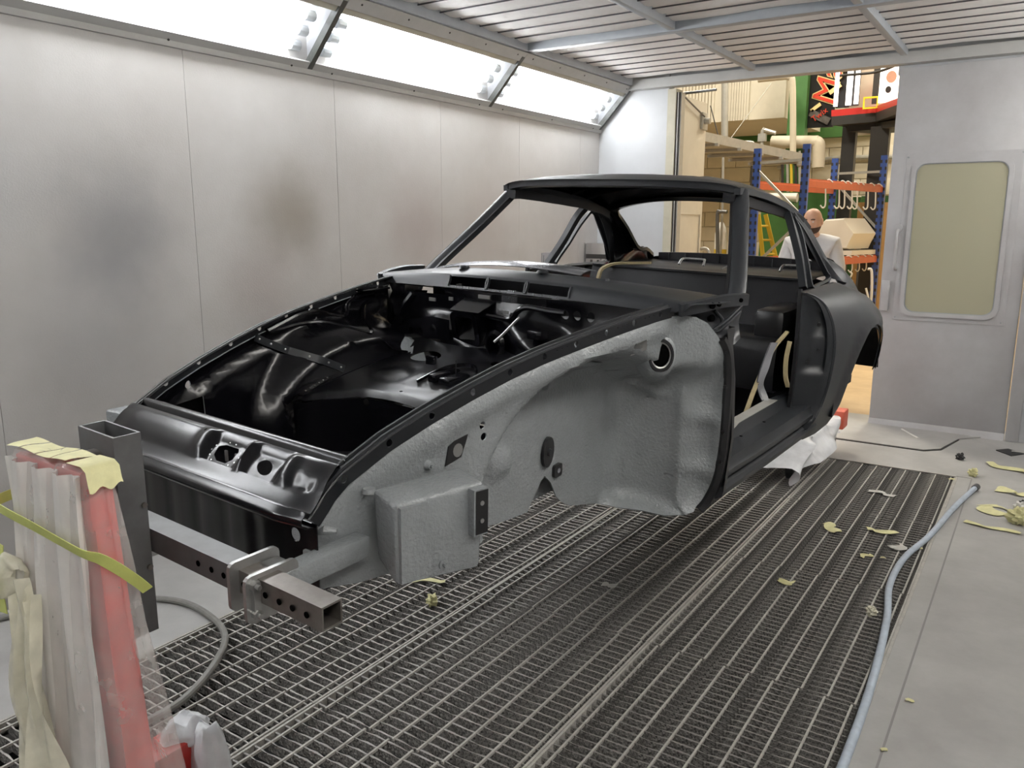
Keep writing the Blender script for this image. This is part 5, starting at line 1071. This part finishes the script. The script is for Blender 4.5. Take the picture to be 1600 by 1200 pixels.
tubeobj('stay_wire', [W(1205, 130, y=14), W(1142, 216, y=13)], .006, M['galv'], 'long thin wire slanting across the ribbed enclosure', 'wire', 6, smoothp=False)
tubeobj('down_pipe', [W(1185, 124, y=13.4), W(1225, 120, y=13.4), W(1234, 121, y=13.4), W(1238, 128, y=13.4), W(1239, 180, y=13.4), W(1239, 240, y=13.4)], .05, M['pipe'], 'beige down pipe with an elbow at the top before the green column', n=12)
m = MB(); m.tube([W(1206, 222, y=13.7), W(1278, 222, y=13.7)], .10, 16); m.tube(catmull([W(1265, 222, y=13.7), W(1277, 223, y=13.7), W(1279, 232, y=13.7), W(1278, 262, y=13.7)], 5), .10, 16); tag(m.build('large_pipe', M['pipe'], origin=base_of(m)), 'thick cream horizontal pipe turning down above the rack', 'pipe')
m = MB(); m.tube(catmull([W(1195, 200, y=13.4), W(1191, 208, y=13.4), W(1190, 235, y=13.4)], 4), .03, 8); m.tube(catmull([W(1192, 202, y=13.4), W(1212, 208, y=13.4)], 4), .03, 8); m.box(tuple(W(1191, 215, y=13.4)-Vector((.06, .04, .06))), tuple(W(1191, 215, y=13.4)+Vector((.06, .04, .06)))); tag(m.build('valve_pipe', M['galv'], origin=base_of(m)), 'grey branched pipe with a valve left of the thick cream pipe', 'pipe')
vm = empty('valve_manifold', W(1232, 250, y=13.5)); tag(vm, 'cluster of dark valves and pipes under the thick cream pipe', 'valves')
for k, (px, mt) in enumerate(((1222, 'dark'), (1230, 'galv'), (1236, 'yellow'), (1243, 'dark'), (1249, 'galv'))):
    o = vm.location; m = MB(); p = W(px, 236, y=13.5)-o; q = W(px+1, 300, y=13.5)-o; m.tube([p, q], .022, 8); m.ball(tuple(p.lerp(q, .12+.05*k)), .05, 10, 6); m.build('valve_pipe', M[mt], vm)
m = MB(); p = W(1215, 246, y=13.5)-vm.location; q = W(1256, 243, y=13.5)-vm.location; m.tube([p, q], .035, 8); m.build('manifold', M['dark'], vm)
tubeobj('grey_conduit', [W(1215, 262, y=16.9), W(1250, 258, y=16.9), W(1280, 252, y=16.9), W(1310, 247, y=16.9), W(1400, 245, y=16.9)], .045, M['galv'], 'grey conduit sagging right behind the blue rack posts')
m = MB(); p = W(1249, 180, y=13.95); m.box((p.x-.16, 13.86, .0), (p.x+.12, 14.06, 7.4)); tag(m.build('green_column', M['green'], origin=(p.x, 13.95, 0), smooth=False), 'tall green steel column left of the black sign', 'column')
tubeobj('sprinkler_pipe', [Vector((W(1262, 100, y=14.3).x, 14.3, 7.5)), W(1262, 100, y=14.3), W(1259, 150, y=14.3), W(1256, 215, y=14.3)], .03, M['galv'], 'thin grey pipe between the green column and the black sign', smoothp=False)
# black confectionery sign, lettering running upward
sg = empty('sign_board', W(1287, 150, y=14.0)); tag(sg, 'black sign board with red lettering running upward beside the mezzanine', 'sign'); so = sg.location
c4 = [W(1262, 96, y=14), W(1310, 86, y=14), W(1301, 198, y=14), W(1258, 200, y=14)]; m = MB(); m.add([p-so for p in c4]+[p-so+Vector((0, .06, 0)) for p in c4], [(3, 2, 1, 0), (4, 5, 6, 7), (0, 1, 5, 4), (1, 2, 6, 5), (2, 3, 7, 6), (3, 0, 4, 7)]); m.build('panel', M['black'], sg, smooth=False)
def text(body, loc, size, rotm, mt, parent, ext=.004, off=0.0, name='lettering', shear=0.0):
    cu = bpy.data.curves.new(name, 'FONT'); cu.body = body; cu.size = size; cu.extrude = ext; cu.offset = off; cu.shear = shear; cu.resolution_u = 4
    to = bpy.data.objects.new(name, cu); COL.objects.link(to); bpy.context.view_layer.update()
    me = bpy.data.meshes.new_from_object(to.evaluated_get(bpy.context.evaluated_depsgraph_get())); bpy.data.objects.remove(to); bpy.data.curves.remove(cu)
    me.materials.clear(); me.materials.append(mt); o = bpy.data.objects.new(name, me); COL.objects.link(o); o.parent = parent; o.matrix_local = Matrix.Translation(loc) @ rotm; return o
RT = Matrix.Rotation(math.radians(90), 4, 'X') @ Matrix.Rotation(math.radians(78), 4, 'Z')
p = W(1301, 166, y=13.985)-so
text('Mars', p, .50, RT, M['signgold'], sg, .004, .016, shear=.15); text('Mars', p+Vector((0, -.012, 0)), .50, RT, M['signred'], sg, .004, .0, shear=.15)
for px, py, s, ang, mt in ((1275, 168, .085, 85, 'signgold'), (1305, 139, .10, 85, 'signgold'), (1281, 183, .17, 22, 'steel')):
    m = MB(); m.box((-s, -.02, -s*.32), (s, 0, s*.32)); m.v = [tuple(Matrix.Rotation(math.radians(-ang+50), 3, 'Y') @ Vector(v)+W(px, py, y=13.98)-so) for v in m.v]; m.build('bar_picture', M[mt], sg, smooth=False)
text('Twix', W(1271, 191, y=13.94)-so, .13, Matrix.Rotation(math.radians(90), 4, 'X') @ Matrix.Rotation(math.radians(35), 4, 'Z'), M['signred'], sg, .003)
# mezzanine with red edge
mz = empty('mezzanine', W(1340, 175, y=13.6)); tag(mz, 'mezzanine platform with red edge on black posts above the rack', 'mezzanine'); mo = mz.location
def wedge(pts_y, t0, t1, depth, mt, name):
    m = MB(); A = [W(px, py+t0, y=y)-mo for px, py, y in pts_y]; B = [W(px, py+t1, y=y)-mo for px, py, y in pts_y]; D = Vector((.35, depth, 0))
    m.grid([[*A], [*B], [p+D for p in B], [p+D for p in A], [*A]]); m.build(name, M[mt], mz, smooth=False)
EDGE = [(1299, 172, 13.6), (1368, 166, 13.6), (1412, 150, 12.0)]
wedge(EDGE, 0, 10, .9, 'redpaint', 'red_edge'); wedge(EDGE, 10, 24, .8, 'dark', 'dark_fascia')
wedge([(1325, 196, 13.8), (1368, 192, 13.8), (1412, 186, 12.6)], 0, 10, .6, 'dark', 'under_beam')
for px, y, w in ((1329, 14.0, .10), (1377, 13.6, .13)):
    t_, b_ = W(px, 198, y=y), W(px-1, 330, y=y); m = MB(); m.box((t_.x-w, y-.08, 0), (t_.x+w, y+.08, t_.z)); m.v = [tuple(Vector(v)-mo) for v in m.v]; m.build('black_post', M['dark'], mz, smooth=False)
for px, py0, py1, w, mt, y in ((1311, 90, 166, .028, 'strip', 13.9), (1331, 90, 164, .040, 'strip', 13.9), (1343, 90, 162, .03, 'strip', 13.9), (1340, 90, 165, .07, 'dark', 14.0), (1322, 90, 168, .10, 'black', 14.1), (1374, 90, 162, .055, 'dark', 13.9)):
    a_, b_ = W(px, py0, y=y)-mo, W(px, py1, y=y)-mo; m = MB(); m.box((min(a_.x, b_.x)-w, a_.y-.02, b_.z), (min(a_.x, b_.x)+w, a_.y+.02, a_.z)); m.build('light_strip' if mt == 'strip' else 'dark_frame', M[mt], mz, smooth=False)
m = MB(); p = W(1360, 110, y=14.6)-mo; m.box((p.x-.35, p.y, p.z-1.0), (p.x+.30, p.y+.05, p.z+.8)); m.build('back_panel', M['cream'], mz, smooth=False)
m = MB(); p0, p1 = W(1378, 85, y=13.4)-mo, W(1412, 158, y=13.4)-mo; m.box((p0.x, p0.y, p1.z), (p1.x, p0.y+.04, p0.z)); pp = m.build('poster_panel', M['poster_glow'], mz, smooth=False)
for px, py, r in ((1393, 120, .07), (1388, 140, .04)):
    c = W(px, py, y=13.39)-mo; m = MB(); m.prism(circ(0, 0, r, r*1.2, 14), -.008, 0, lambda u, v, w: c+Vector((u, w, v))); m.build('print_shape', M['skin' if r > .05 else 'dark'], pp, smooth=False)
m = MB(); p = W(1361, 160, y=13.5); m.sweep([p-mo+Vector((x, 0, z)) for x, z in ((-.10, -.08), (.09, -.08), (.09, .07), (-.10, .07))], RECT(.03, .035), (0, 1, 0), closed=True); m.v = [tuple(Vector(v)+mo) for v in m.v]; tag(m.build('yellow_frame', M['lemon'], origin=base_of(m), smooth=False), 'small bright yellow box frame standing on the red mezzanine edge', 'box')
tubeobj('dark_cable', [W(1312, 118, y=12.8), W(1360, 114, y=12.8), W(1385, 108, y=12.6), W(1408, 98, y=12.3)], .018, M['dark'], 'dark cable sagging across the mezzanine front', 'cable', 8)
# --- pallet rack, blue posts and orange beams
rk = empty('pallet_rack', (-2.9, 12.3, 0)); tag(rk, 'tall pallet rack with blue posts, orange beams and white braces', 'rack'); ro = rk.location
PA, PB, PC, PD = (-3.47, 11.3), (-2.75, 11.0), (-2.96, 13.6), (-2.22, 13.4)
def rpart(m, name, mt, **k): m.v = [tuple(Vector(v)-ro) for v in m.v]; return m.build(name, M[mt], rk, **k)
for q in (PA, PB, PC, PD):
    m = MB(); m.box((q[0]-.045, q[1]-.035, 0), (q[0]+.045, q[1]+.035, 2.61)); po = rpart(m, 'blue_post', 'blue', smooth=False)
    m = MB()
    for z in np.arange(.1, 2.55, .10): m.box((q[0]-.047, q[1]-.0365, z), (q[0]-.02, q[1]-.0345, z+.045)); m.box((q[0]+.02, q[1]-.0365, z), (q[0]+.047, q[1]-.0345, z+.045))
    m.v = [tuple(Vector(v)-ro) for v in m.v]; o = m.build('slot_row', M['dark'], po, smooth=False); o['kind'] = 'stuff'
for a, b in ((PA, PC), (PB, PD)):
    for z in (2.13, 1.10):
        m = MB(); m.sweep([(a[0], a[1], z), (b[0], b[1], z)], [(-.025, -.055), (.025, -.055), (.025, .03), (.012, .035), (.012, .055), (-.025, .055)]); rpart(m, 'orange_beam', 'orange', smooth=False)
def brace(a, za, b, zb): m = MB(); m.sweep([(a[0], a[1], za), (b[0], b[1], zb)], RECT(.02, .035)); rpart(m, 'white_brace', 'galv', smooth=False)
brace(PA, 2.42, PB, 2.42); brace(PA, 2.34, PB, 1.70); brace(PB, 1.66, PA, 1.0); brace(PA, .95, PB, .35)
brace(PC, 2.38, PD, 2.38); brace(PC, 2.28, PD, 1.52); brace(PD, 1.46, PC, .85); brace(PC, .82, PD, .25)
m = MB(); m.add([(PB[0]+.33, PB[1]+1.6, 1.165), (PD[0], PD[1], 1.165), (PC[0], PC[1], 1.165), (PA[0]+.33, PA[1]+1.5, 1.165), (PB[0]+.33, PB[1]+1.6, 1.23), (PD[0], PD[1], 1.23), (PC[0], PC[1], 1.23), (PA[0]+.33, PA[1]+1.5, 1.23)], [(3, 2, 1, 0), (4, 5, 6, 7), (0, 1, 5, 4), (1, 2, 6, 5), (2, 3, 7, 6), (3, 0, 4, 7)]); rpart(m, 'shelf_board', 'gelcoat', smooth=False)
# hooks hung on the beams
HP = ['first', 'second', 'third', 'fourth', 'fifth', 'sixth', 'seventh']
for k, t in enumerate((.30, .47, .54, .64, .71, .86, .97)):
    x, y = PB[0]+(PD[0]-PB[0])*t, PB[1]+(PD[1]-PB[1])*t; z = 2.06
    m = MB(); m.tube(catmull([(x+.03, y, z+.10), (x-.02, y-.03, z+.135), (x-.05, y-.03, z+.08), (x-.045, y-.03, z-.05), (x-.04, y-.03, z-.20), (x-.07, y-.03, z-.235), (x-.105, y-.03, z-.20)], 5), .010, 6)
    tag(m.build('wire_hook', M['white'], origin=(x, y, z-.23)), f'white wire hook on the upper orange beam, {HP[k]} from the left', 'hook', 'hooks on the upper beam')
for k, t in enumerate((.62, .72, .82, .92)):
    x, y = PB[0]+(PD[0]-PB[0])*t, PB[1]+(PD[1]-PB[1])*t; z = 1.04
    m = MB(); m.tube(catmull([(x+.03, y, z+.10), (x-.02, y-.03, z+.12), (x-.05, y-.03, z+.06), (x-.045, y-.03, z-.08), (x-.07, y-.03, z-.12), (x-.10, y-.03, z-.09)], 5), .009, 6)
    tag(m.build('wire_hook', M['white'], origin=(x, y, z-.12)), f'white wire hook on the lower orange beam, {HP[k]} from the left', 'hook', 'hooks on the lower beam')
# white moulded shell on the shelf, stored boards, ladder, roll, bottle
ta = [W(px, py, y=12.75) for px, py in ((1277, 398), (1279, 362), (1290, 351), (1320, 349), (1338, 373), (1330, 388), (1326, 397))]; m = MB(); n = len(ta); bk_ = [p+Vector((.30, 1.0, 0))*.55 for p in ta]; dz = 1.233-min(p.z for p in ta); ta = [p+Vector((0, 0, dz)) for p in ta]; bk_ = [p+Vector((0, 0, dz)) for p in bk_]; cen = sum(ta, Vector())/n; fr_ = [p.lerp(cen, .10)+Vector((0, -.10, 0)) for p in ta]
m.grid([fr_, ta, bk_], close=True); m.add(fr_, [tuple(range(n))[::-1]]); m.add(bk_, [tuple(range(n))]); tag(m.build('moulded_shell', M['gelcoat'], origin=base_of(m), angle=15), 'cream white moulded shell lying on the rack shelf behind the man', 'shell')
def board(name, pxs, y, th, mt, label, cat='board', group=None):
    P = [W(px, py, y=y+dy) for px, py, dy in pxs]; m = MB(); n = len(P); Q = [p+Vector((0, th, 0)) for p in P]; m.add(P+Q, [tuple(range(n))[::-1], tuple(range(n, 2*n))]+[(i, (i+1) % n, n+(i+1) % n, n+i) for i in range(n)]); return tag(m.build(name, M[mt], origin=base_of(m), smooth=False), label, cat, group)
gB = lambda px, y: float(W(px, 400, y=y).x)
def upright(name, px0, px1, pytop, y, th, mt, label, cat='board', lean=0.0):
    a_, b_ = W(px0, pytop, y=y), W(px1, pytop, y=y); m = MB(); m.box((a_.x, y, 0), (b_.x, y+th, (a_.z+b_.z)/2)); return tag(m.build(name, M[mt], origin=((a_.x+b_.x)/2, y, 0), smooth=False), label, cat)
upright('green_screen', 1228, 1319, 294, 15.4, .06, 'green', 'large dark green board standing behind the rack', 'board')
upright('green_cabinet', 1318, 1345, 308, 15.6, .4, 'darkgreen', 'dark green cabinet between the green board and tan boards', 'cabinet')
upright('green_cabinet', 1346, 1399, 306, 16.0, .4, 'darkgreen', 'dark green cabinet behind the tan boards at right', 'cabinet')
upright('tan_board', 1318, 1326, 317, 15.3, .05, 'mdf', 'narrow tan board strip right of the large green board', 'board')
upright('tan_board', 1341, 1364, 316, 14.8, .03, 'mdf', 'wide tan board standing behind the right rack frame', 'board')
upright('tan_board', 1376, 1402, 316, 14.6, .03, 'mdf', 'tan board standing right of the last blue post', 'board')
upright('grey_door_panel', 1340, 1362, 408, 14.3, .04, 'steelgrey', 'grey panel leaning behind the rack below the shelf', 'panel')
upright('bright_green_sheet', 1203, 1216, 336, 14.6, .03, 'brightgreen', 'narrow bright green sheet beside the yellow ladder', 'board')
upright('bright_green_sheet', 1219, 1240, 342, 14.8, .03, 'brightgreen', 'wide bright green sheet behind the man left shoulder', 'board')
upright('green_post', 1214, 1220, 335, 14.5, .06, 'darkgreen', 'dark green post between the two bright green sheets', 'post')
ld = empty('step_ladder', (W(1195, 400, y=12.8).x, 12.8, 0)); tag(ld, 'yellow step ladder standing behind the left rack frame', 'ladder'); lo_ = ld.location
def lrail(px0, py0, px1, y):
    a_ = W(px0, py0, y=y); b_ = W(px1, 402, y=y); d_ = (b_-a_); b_ = a_+d_*(a_.z/(a_.z-b_.z)); m = MB(); m.sweep([a_-lo_, b_-lo_], RECT(.06, .03), (0, 1, 0)); m.build('side_rail', M['yellow'], ld, smooth=False); return a_, b_
r1 = lrail(1185, 335, 1192, 12.7); r2 = lrail(1196, 335, 1212, 12.8)
for t in np.linspace(.1, .95, 8): m = MB(); m.tube([r1[0].lerp(r1[1], t)-lo_, r2[0].lerp(r2[1], t)-lo_], .018, 8); m.build('rung', M['yellow'], ld)
m = MB(); m.tube([W(1189, 309, y=13.5), W(1246, 309, y=13.5)], .075, 16); tag(m.build('cream_roll', M['gelcoat'], origin=base_of(m)), 'cream horizontal roll lying behind the white brace of the rack', 'roll')
upright('roll_support', 1190, 1240, 316.8, 13.38, .28, 'green', 'green cabinet carrying the cream roll', 'cabinet')
gb_ = W(1126, 380, y=13.2); m = MB(); m.tube([(gb_.x, 13.2, 0), (gb_.x, 13.2, 1.45), (gb_.x, 13.2, 1.56), (gb_.x, 13.2, 1.64)], [.10, .10, .07, .03], 16); gbo = m.build('gas_bottle', M['white'], origin=(gb_.x, 13.2, 0)); tag(gbo, 'white gas bottle with a yellow band standing by the block wall', 'gas bottle')
m = MB(); m.tube([(0, 0, 1.06), (0, 0, 1.20)], .102, 16); m.build('yellow_band', M['yellow'], gbo)
tubeobj('dark_stand_pipe', [Vector((W(1121, 400, y=12.9).x, 12.9, 0)), W(1121, 400, y=12.9), W(1121, 336, y=12.9), W(1126, 331, y=12.9), W(1136, 331, y=12.9)], .03, M['steelgrey'], 'dark bent pipe hooked over the white gas bottle')
tubeobj('white_bent_tube', [W(1356, 420, y=12.6), W(1362, 425, y=12.6), W(1361, 470, y=12.6), W(1354, 494, y=12.6), W(1350, 492, y=12.6)], .018, M['white'], 'long white bent tube hanging by the right rack post', 'tube')
tubeobj('white_bent_tube', [W(1353, 450, y=12.4), W(1357, 470, y=12.4), W(1356, 500, y=12.4)], .014, M['white'], 'short white bent tube below the long one by the rack', 'tube')
for k, (px, py) in enumerate(((1327, 433), (1328, 445), (1327, 455))):
    m = MB(); m.tube(catmull([W(px-4, py-4, y=12.3), W(px, py+2, y=12.3), W(px+4, py-5, y=12.3), W(px+1, py-8, y=12.3)], 4), .012, 6); tag(m.build('white_hook', M['white'], origin=base_of(m)), f'white spiral hook, {HP[k]} from the top of the hanging row beside the man', 'hook', 'spiral hooks beside the man')
# --- man standing behind the car
pn = empty('person', (-1.845, 7.78, 0), math.radians(8)); tag(pn, 'bald bearded person in white coverall standing behind the car, looking down left', 'person')
def skin_obj(name, verts, edges, radii, mt, parent, sub=2, root=0):
    me = bpy.data.meshes.new(name); me.from_pydata(verts, edges, []); o = bpy.data.objects.new(name, me); COL.objects.link(o)
    sk = o.modifiers.new('skin', 'SKIN'); sk.use_smooth_shade = True
    for i, r in enumerate(radii):
        d_ = me.skin_vertices[0].data[i]; d_.radius = r if hasattr(r, '__len__') else (r, r); d_.use_root = (i == root)
    o.modifiers.new('sub', 'SUBSURF').levels = sub; o.modifiers['sub'].render_levels = sub
    bpy.context.view_layer.update(); dg = bpy.context.evaluated_depsgraph_get(); m2 = bpy.data.meshes.new_from_object(o.evaluated_get(dg)); bpy.data.objects.remove(o)
    m2.materials.clear(); m2.materials.append(mt)
    for p_ in m2.polygons: p_.use_smooth = True
    o = bpy.data.objects.new(name, m2); COL.objects.link(o); o.parent = parent; return o
# body: head, neck, hands in skin as one surface under the clothes
V = [(0, 0, .98), (0, 0, 1.12), (0, -.005, 1.28), (0, 0, 1.42), (0, 0, 1.50), (0, -.01, 1.57), (.17, .01, 1.42), (.235, .01, 1.20), (.225, -.06, .97), (.21, -.10, .90), (-.17, .01, 1.42), (-.235, .01, 1.20), (-.225, -.08, .98), (-.20, -.14, .92), (.09, 0, .92), (.10, 0, .50), (.10, .02, .08), (.11, -.12, .04), (-.09, 0, .92), (-.10, 0, .50), (-.10, .02, .08), (-.11, -.12, .04)]
E_ = [(0, 1), (1, 2), (2, 3), (3, 4), (4, 5), (3, 6), (6, 7), (7, 8), (8, 9), (3, 10), (10, 11), (11, 12), (12, 13), (0, 14), (14, 15), (15, 16), (16, 17), (0, 18), (18, 19), (19, 20), (20, 21)]
Rr = [(.14, .10), (.13, .095), (.15, .105), (.11, .08), .058, .055, .06, .044, .034, .03, .06, .044, .034, .03, .085, .06, .042, .03, .085, .06, .042, .03]
body = skin_obj('body', V, E_, Rr, M['skin'], pn)
def hand(c, s):
    vs = [c]; es = []; rs = [.026]
    for k, (dx_, L_) in enumerate(((-.030, .062), (-.010, .072), (.010, .068), (.028, .052))):
        b = Vector(c)+Vector((dx_, -.012, -.055)); i = len(vs); vs += [tuple(b), tuple(b+Vector((0, -.012, -L_*.5))), tuple(b+Vector((0, -.002, -L_)))]; es += [(0, i), (i, i+1), (i+1, i+2)]; rs += [.011, .0095, .0075]
    b = Vector(c)+Vector((-s*.034, -.02, -.02)); i = len(vs); vs += [tuple(b), tuple(b+Vector((-s*.018, -.018, -.032)))]; es += [(0, i), (i, i+1)]; rs += [.012, .009]
    return skin_obj('hand', vs, es, rs, M['skin'], pn, 1)
hand((.205, -.115, .865), 1); hand((-.195, -.16, .885), -1)
HT = Matrix.Translation((.0, -.035, 1.632)) @ Matrix.Rotation(math.radians(-14), 4, 'Z') @ Matrix.Rotation(math.radians(12), 4, 'X')
hm = MB(); rows = []
for i in range(19):
    th = math.pi*i/18; z = .112*math.cos(th); r = math.sin(th)**.80
    row = []
    for k in range(24):
        a = 2*math.pi*k/24; c, s = math.cos(a), math.sin(a); rx, ry = .080*r, .098*r
        if z < -.02: rx *= 1-.9*(-z-.02); ry *= 1-.6*(-z-.02)
        y = ry*s; x = rx*c
        if s < 0: y -= .022*gau(x, 0, .012)*gau(z, -.018, .024); y += .008*gau(abs(x), .030, .016)*gau(z, .012, .012); y -= .006*gau(x, 0, .03)*gau(z, -.065, .012); y -= .006*gau(z, .030, .012)*gau(x, 0, .05); y -= .012*gau(z, -.098, .02)*gau(x, 0, .03)
        row.append((x, y, z))
    rows.append(row)
hm.grid(rows, close=True, flip=True); hm.v = [tuple(HT @ Vector(v)) for v in hm.v]; head = hm.build('head', M['skin'], pn, angle=80)
for sx in (-1, 1):
    m = MB(); m.ball((sx*.081, .005, -.005), (.010, .022, .032), 10, 8); m.v = [tuple(HT @ Vector(v)) for v in m.v]; m.build('ear', M['skin'], head)
    m = MB(); m.ball((sx*.030, -.082, .010), (.010, .010, .006), 10, 8); m.v = [tuple(HT @ Vector(v)) for v in m.v]; ey = m.build('eye', M['eye'], head)
    m = MB(); m.tube([(sx*.016, -.094, .031), (sx*.032, -.092, .035), (sx*.048, -.080, .030)], .005, 6); m.v = [tuple(HT @ Vector(v)) for v in m.v]; m.build('eyebrow', M['beard'], head)
m = MB(); rows = []
for i in range(9):
    z = -.045-.078*i/8; rows.append([(1.06*.076*math.sin(math.acos(max(-1, min(1, z/.122))))**.82*math.cos(a)*(1+.9*(z+.02)), (1.07*.096*math.sin(math.acos(max(-1, min(1, z/.122))))**.82*math.sin(a)*(1+.6*(z+.02))-.010*gau(z, -.098, .02)*(math.cos(a)**2 < .3)), z) for a in np.linspace(math.pi*.98, math.pi*2.02, 18)])
m.grid(rows); m.v = [tuple(HT @ Vector(v)) for v in m.v]; m.build('beard', M['beard'], head, angle=80)
m = MB(); m.tube([(-.022, -.096, -.062), (0, -.101, -.064), (.022, -.096, -.062)], .0045, 6); m.v = [tuple(HT @ Vector(v)) for v in m.v]; m.build('mouth', M['maroon'], head)
V = [(0, 0, .95), (0, 0, 1.15), (0, -.005, 1.30), (0, .01, 1.45), (0, .005, 1.525), (.185, .01, 1.43), (.245, .01, 1.20), (.235, -.05, 1.04), (-.185, .01, 1.43), (-.245, .01, 1.20), (-.235, -.07, 1.04)]
skin_obj('coverall_top', V, [(0, 1), (1, 2), (2, 3), (3, 4), (3, 5), (5, 6), (6, 7), (3, 8), (8, 9), (9, 10)], [(.175, .13), (.17, .125), (.185, .135), (.14, .105), (.082, .08), .088, .068, .060, .085, .068, .060], M['cloth'], pn)
m = MB(); m.add([(-.045, -.108, 1.49), (.045, -.108, 1.49), (.012, -.142, 1.36), (-.012, -.142, 1.36), (-.045, -.09, 1.49), (.045, -.09, 1.49), (.012, -.12, 1.36), (-.012, -.12, 1.36)], [(0, 3, 2, 1), (4, 5, 6, 7), (0, 1, 5, 4), (1, 2, 6, 5), (2, 3, 7, 6), (3, 0, 4, 7)]); m.build('dark_shirt', M['darkcloth'], pn)
V = [(0, 0, .97), (.095, 0, .90), (.105, 0, .5), (.105, .02, .12), (-.095, 0, .90), (-.105, 0, .5), (-.105, .02, .12)]
skin_obj('trousers', V, [(0, 1), (1, 2), (2, 3), (0, 4), (4, 5), (5, 6)], [(.16, .12), .105, .078, .066, .105, .078, .066], M['trousers'], pn)
for sx in (-1, 1):
    m = MB(); m.ball((sx*.108, -.06, .05), (.048, .145, .055), 14, 10); m.v = [(x, y, max(.0, z)) for x, y, z in m.v]; m.build('shoe', M['shoe'], pn, angle=60)
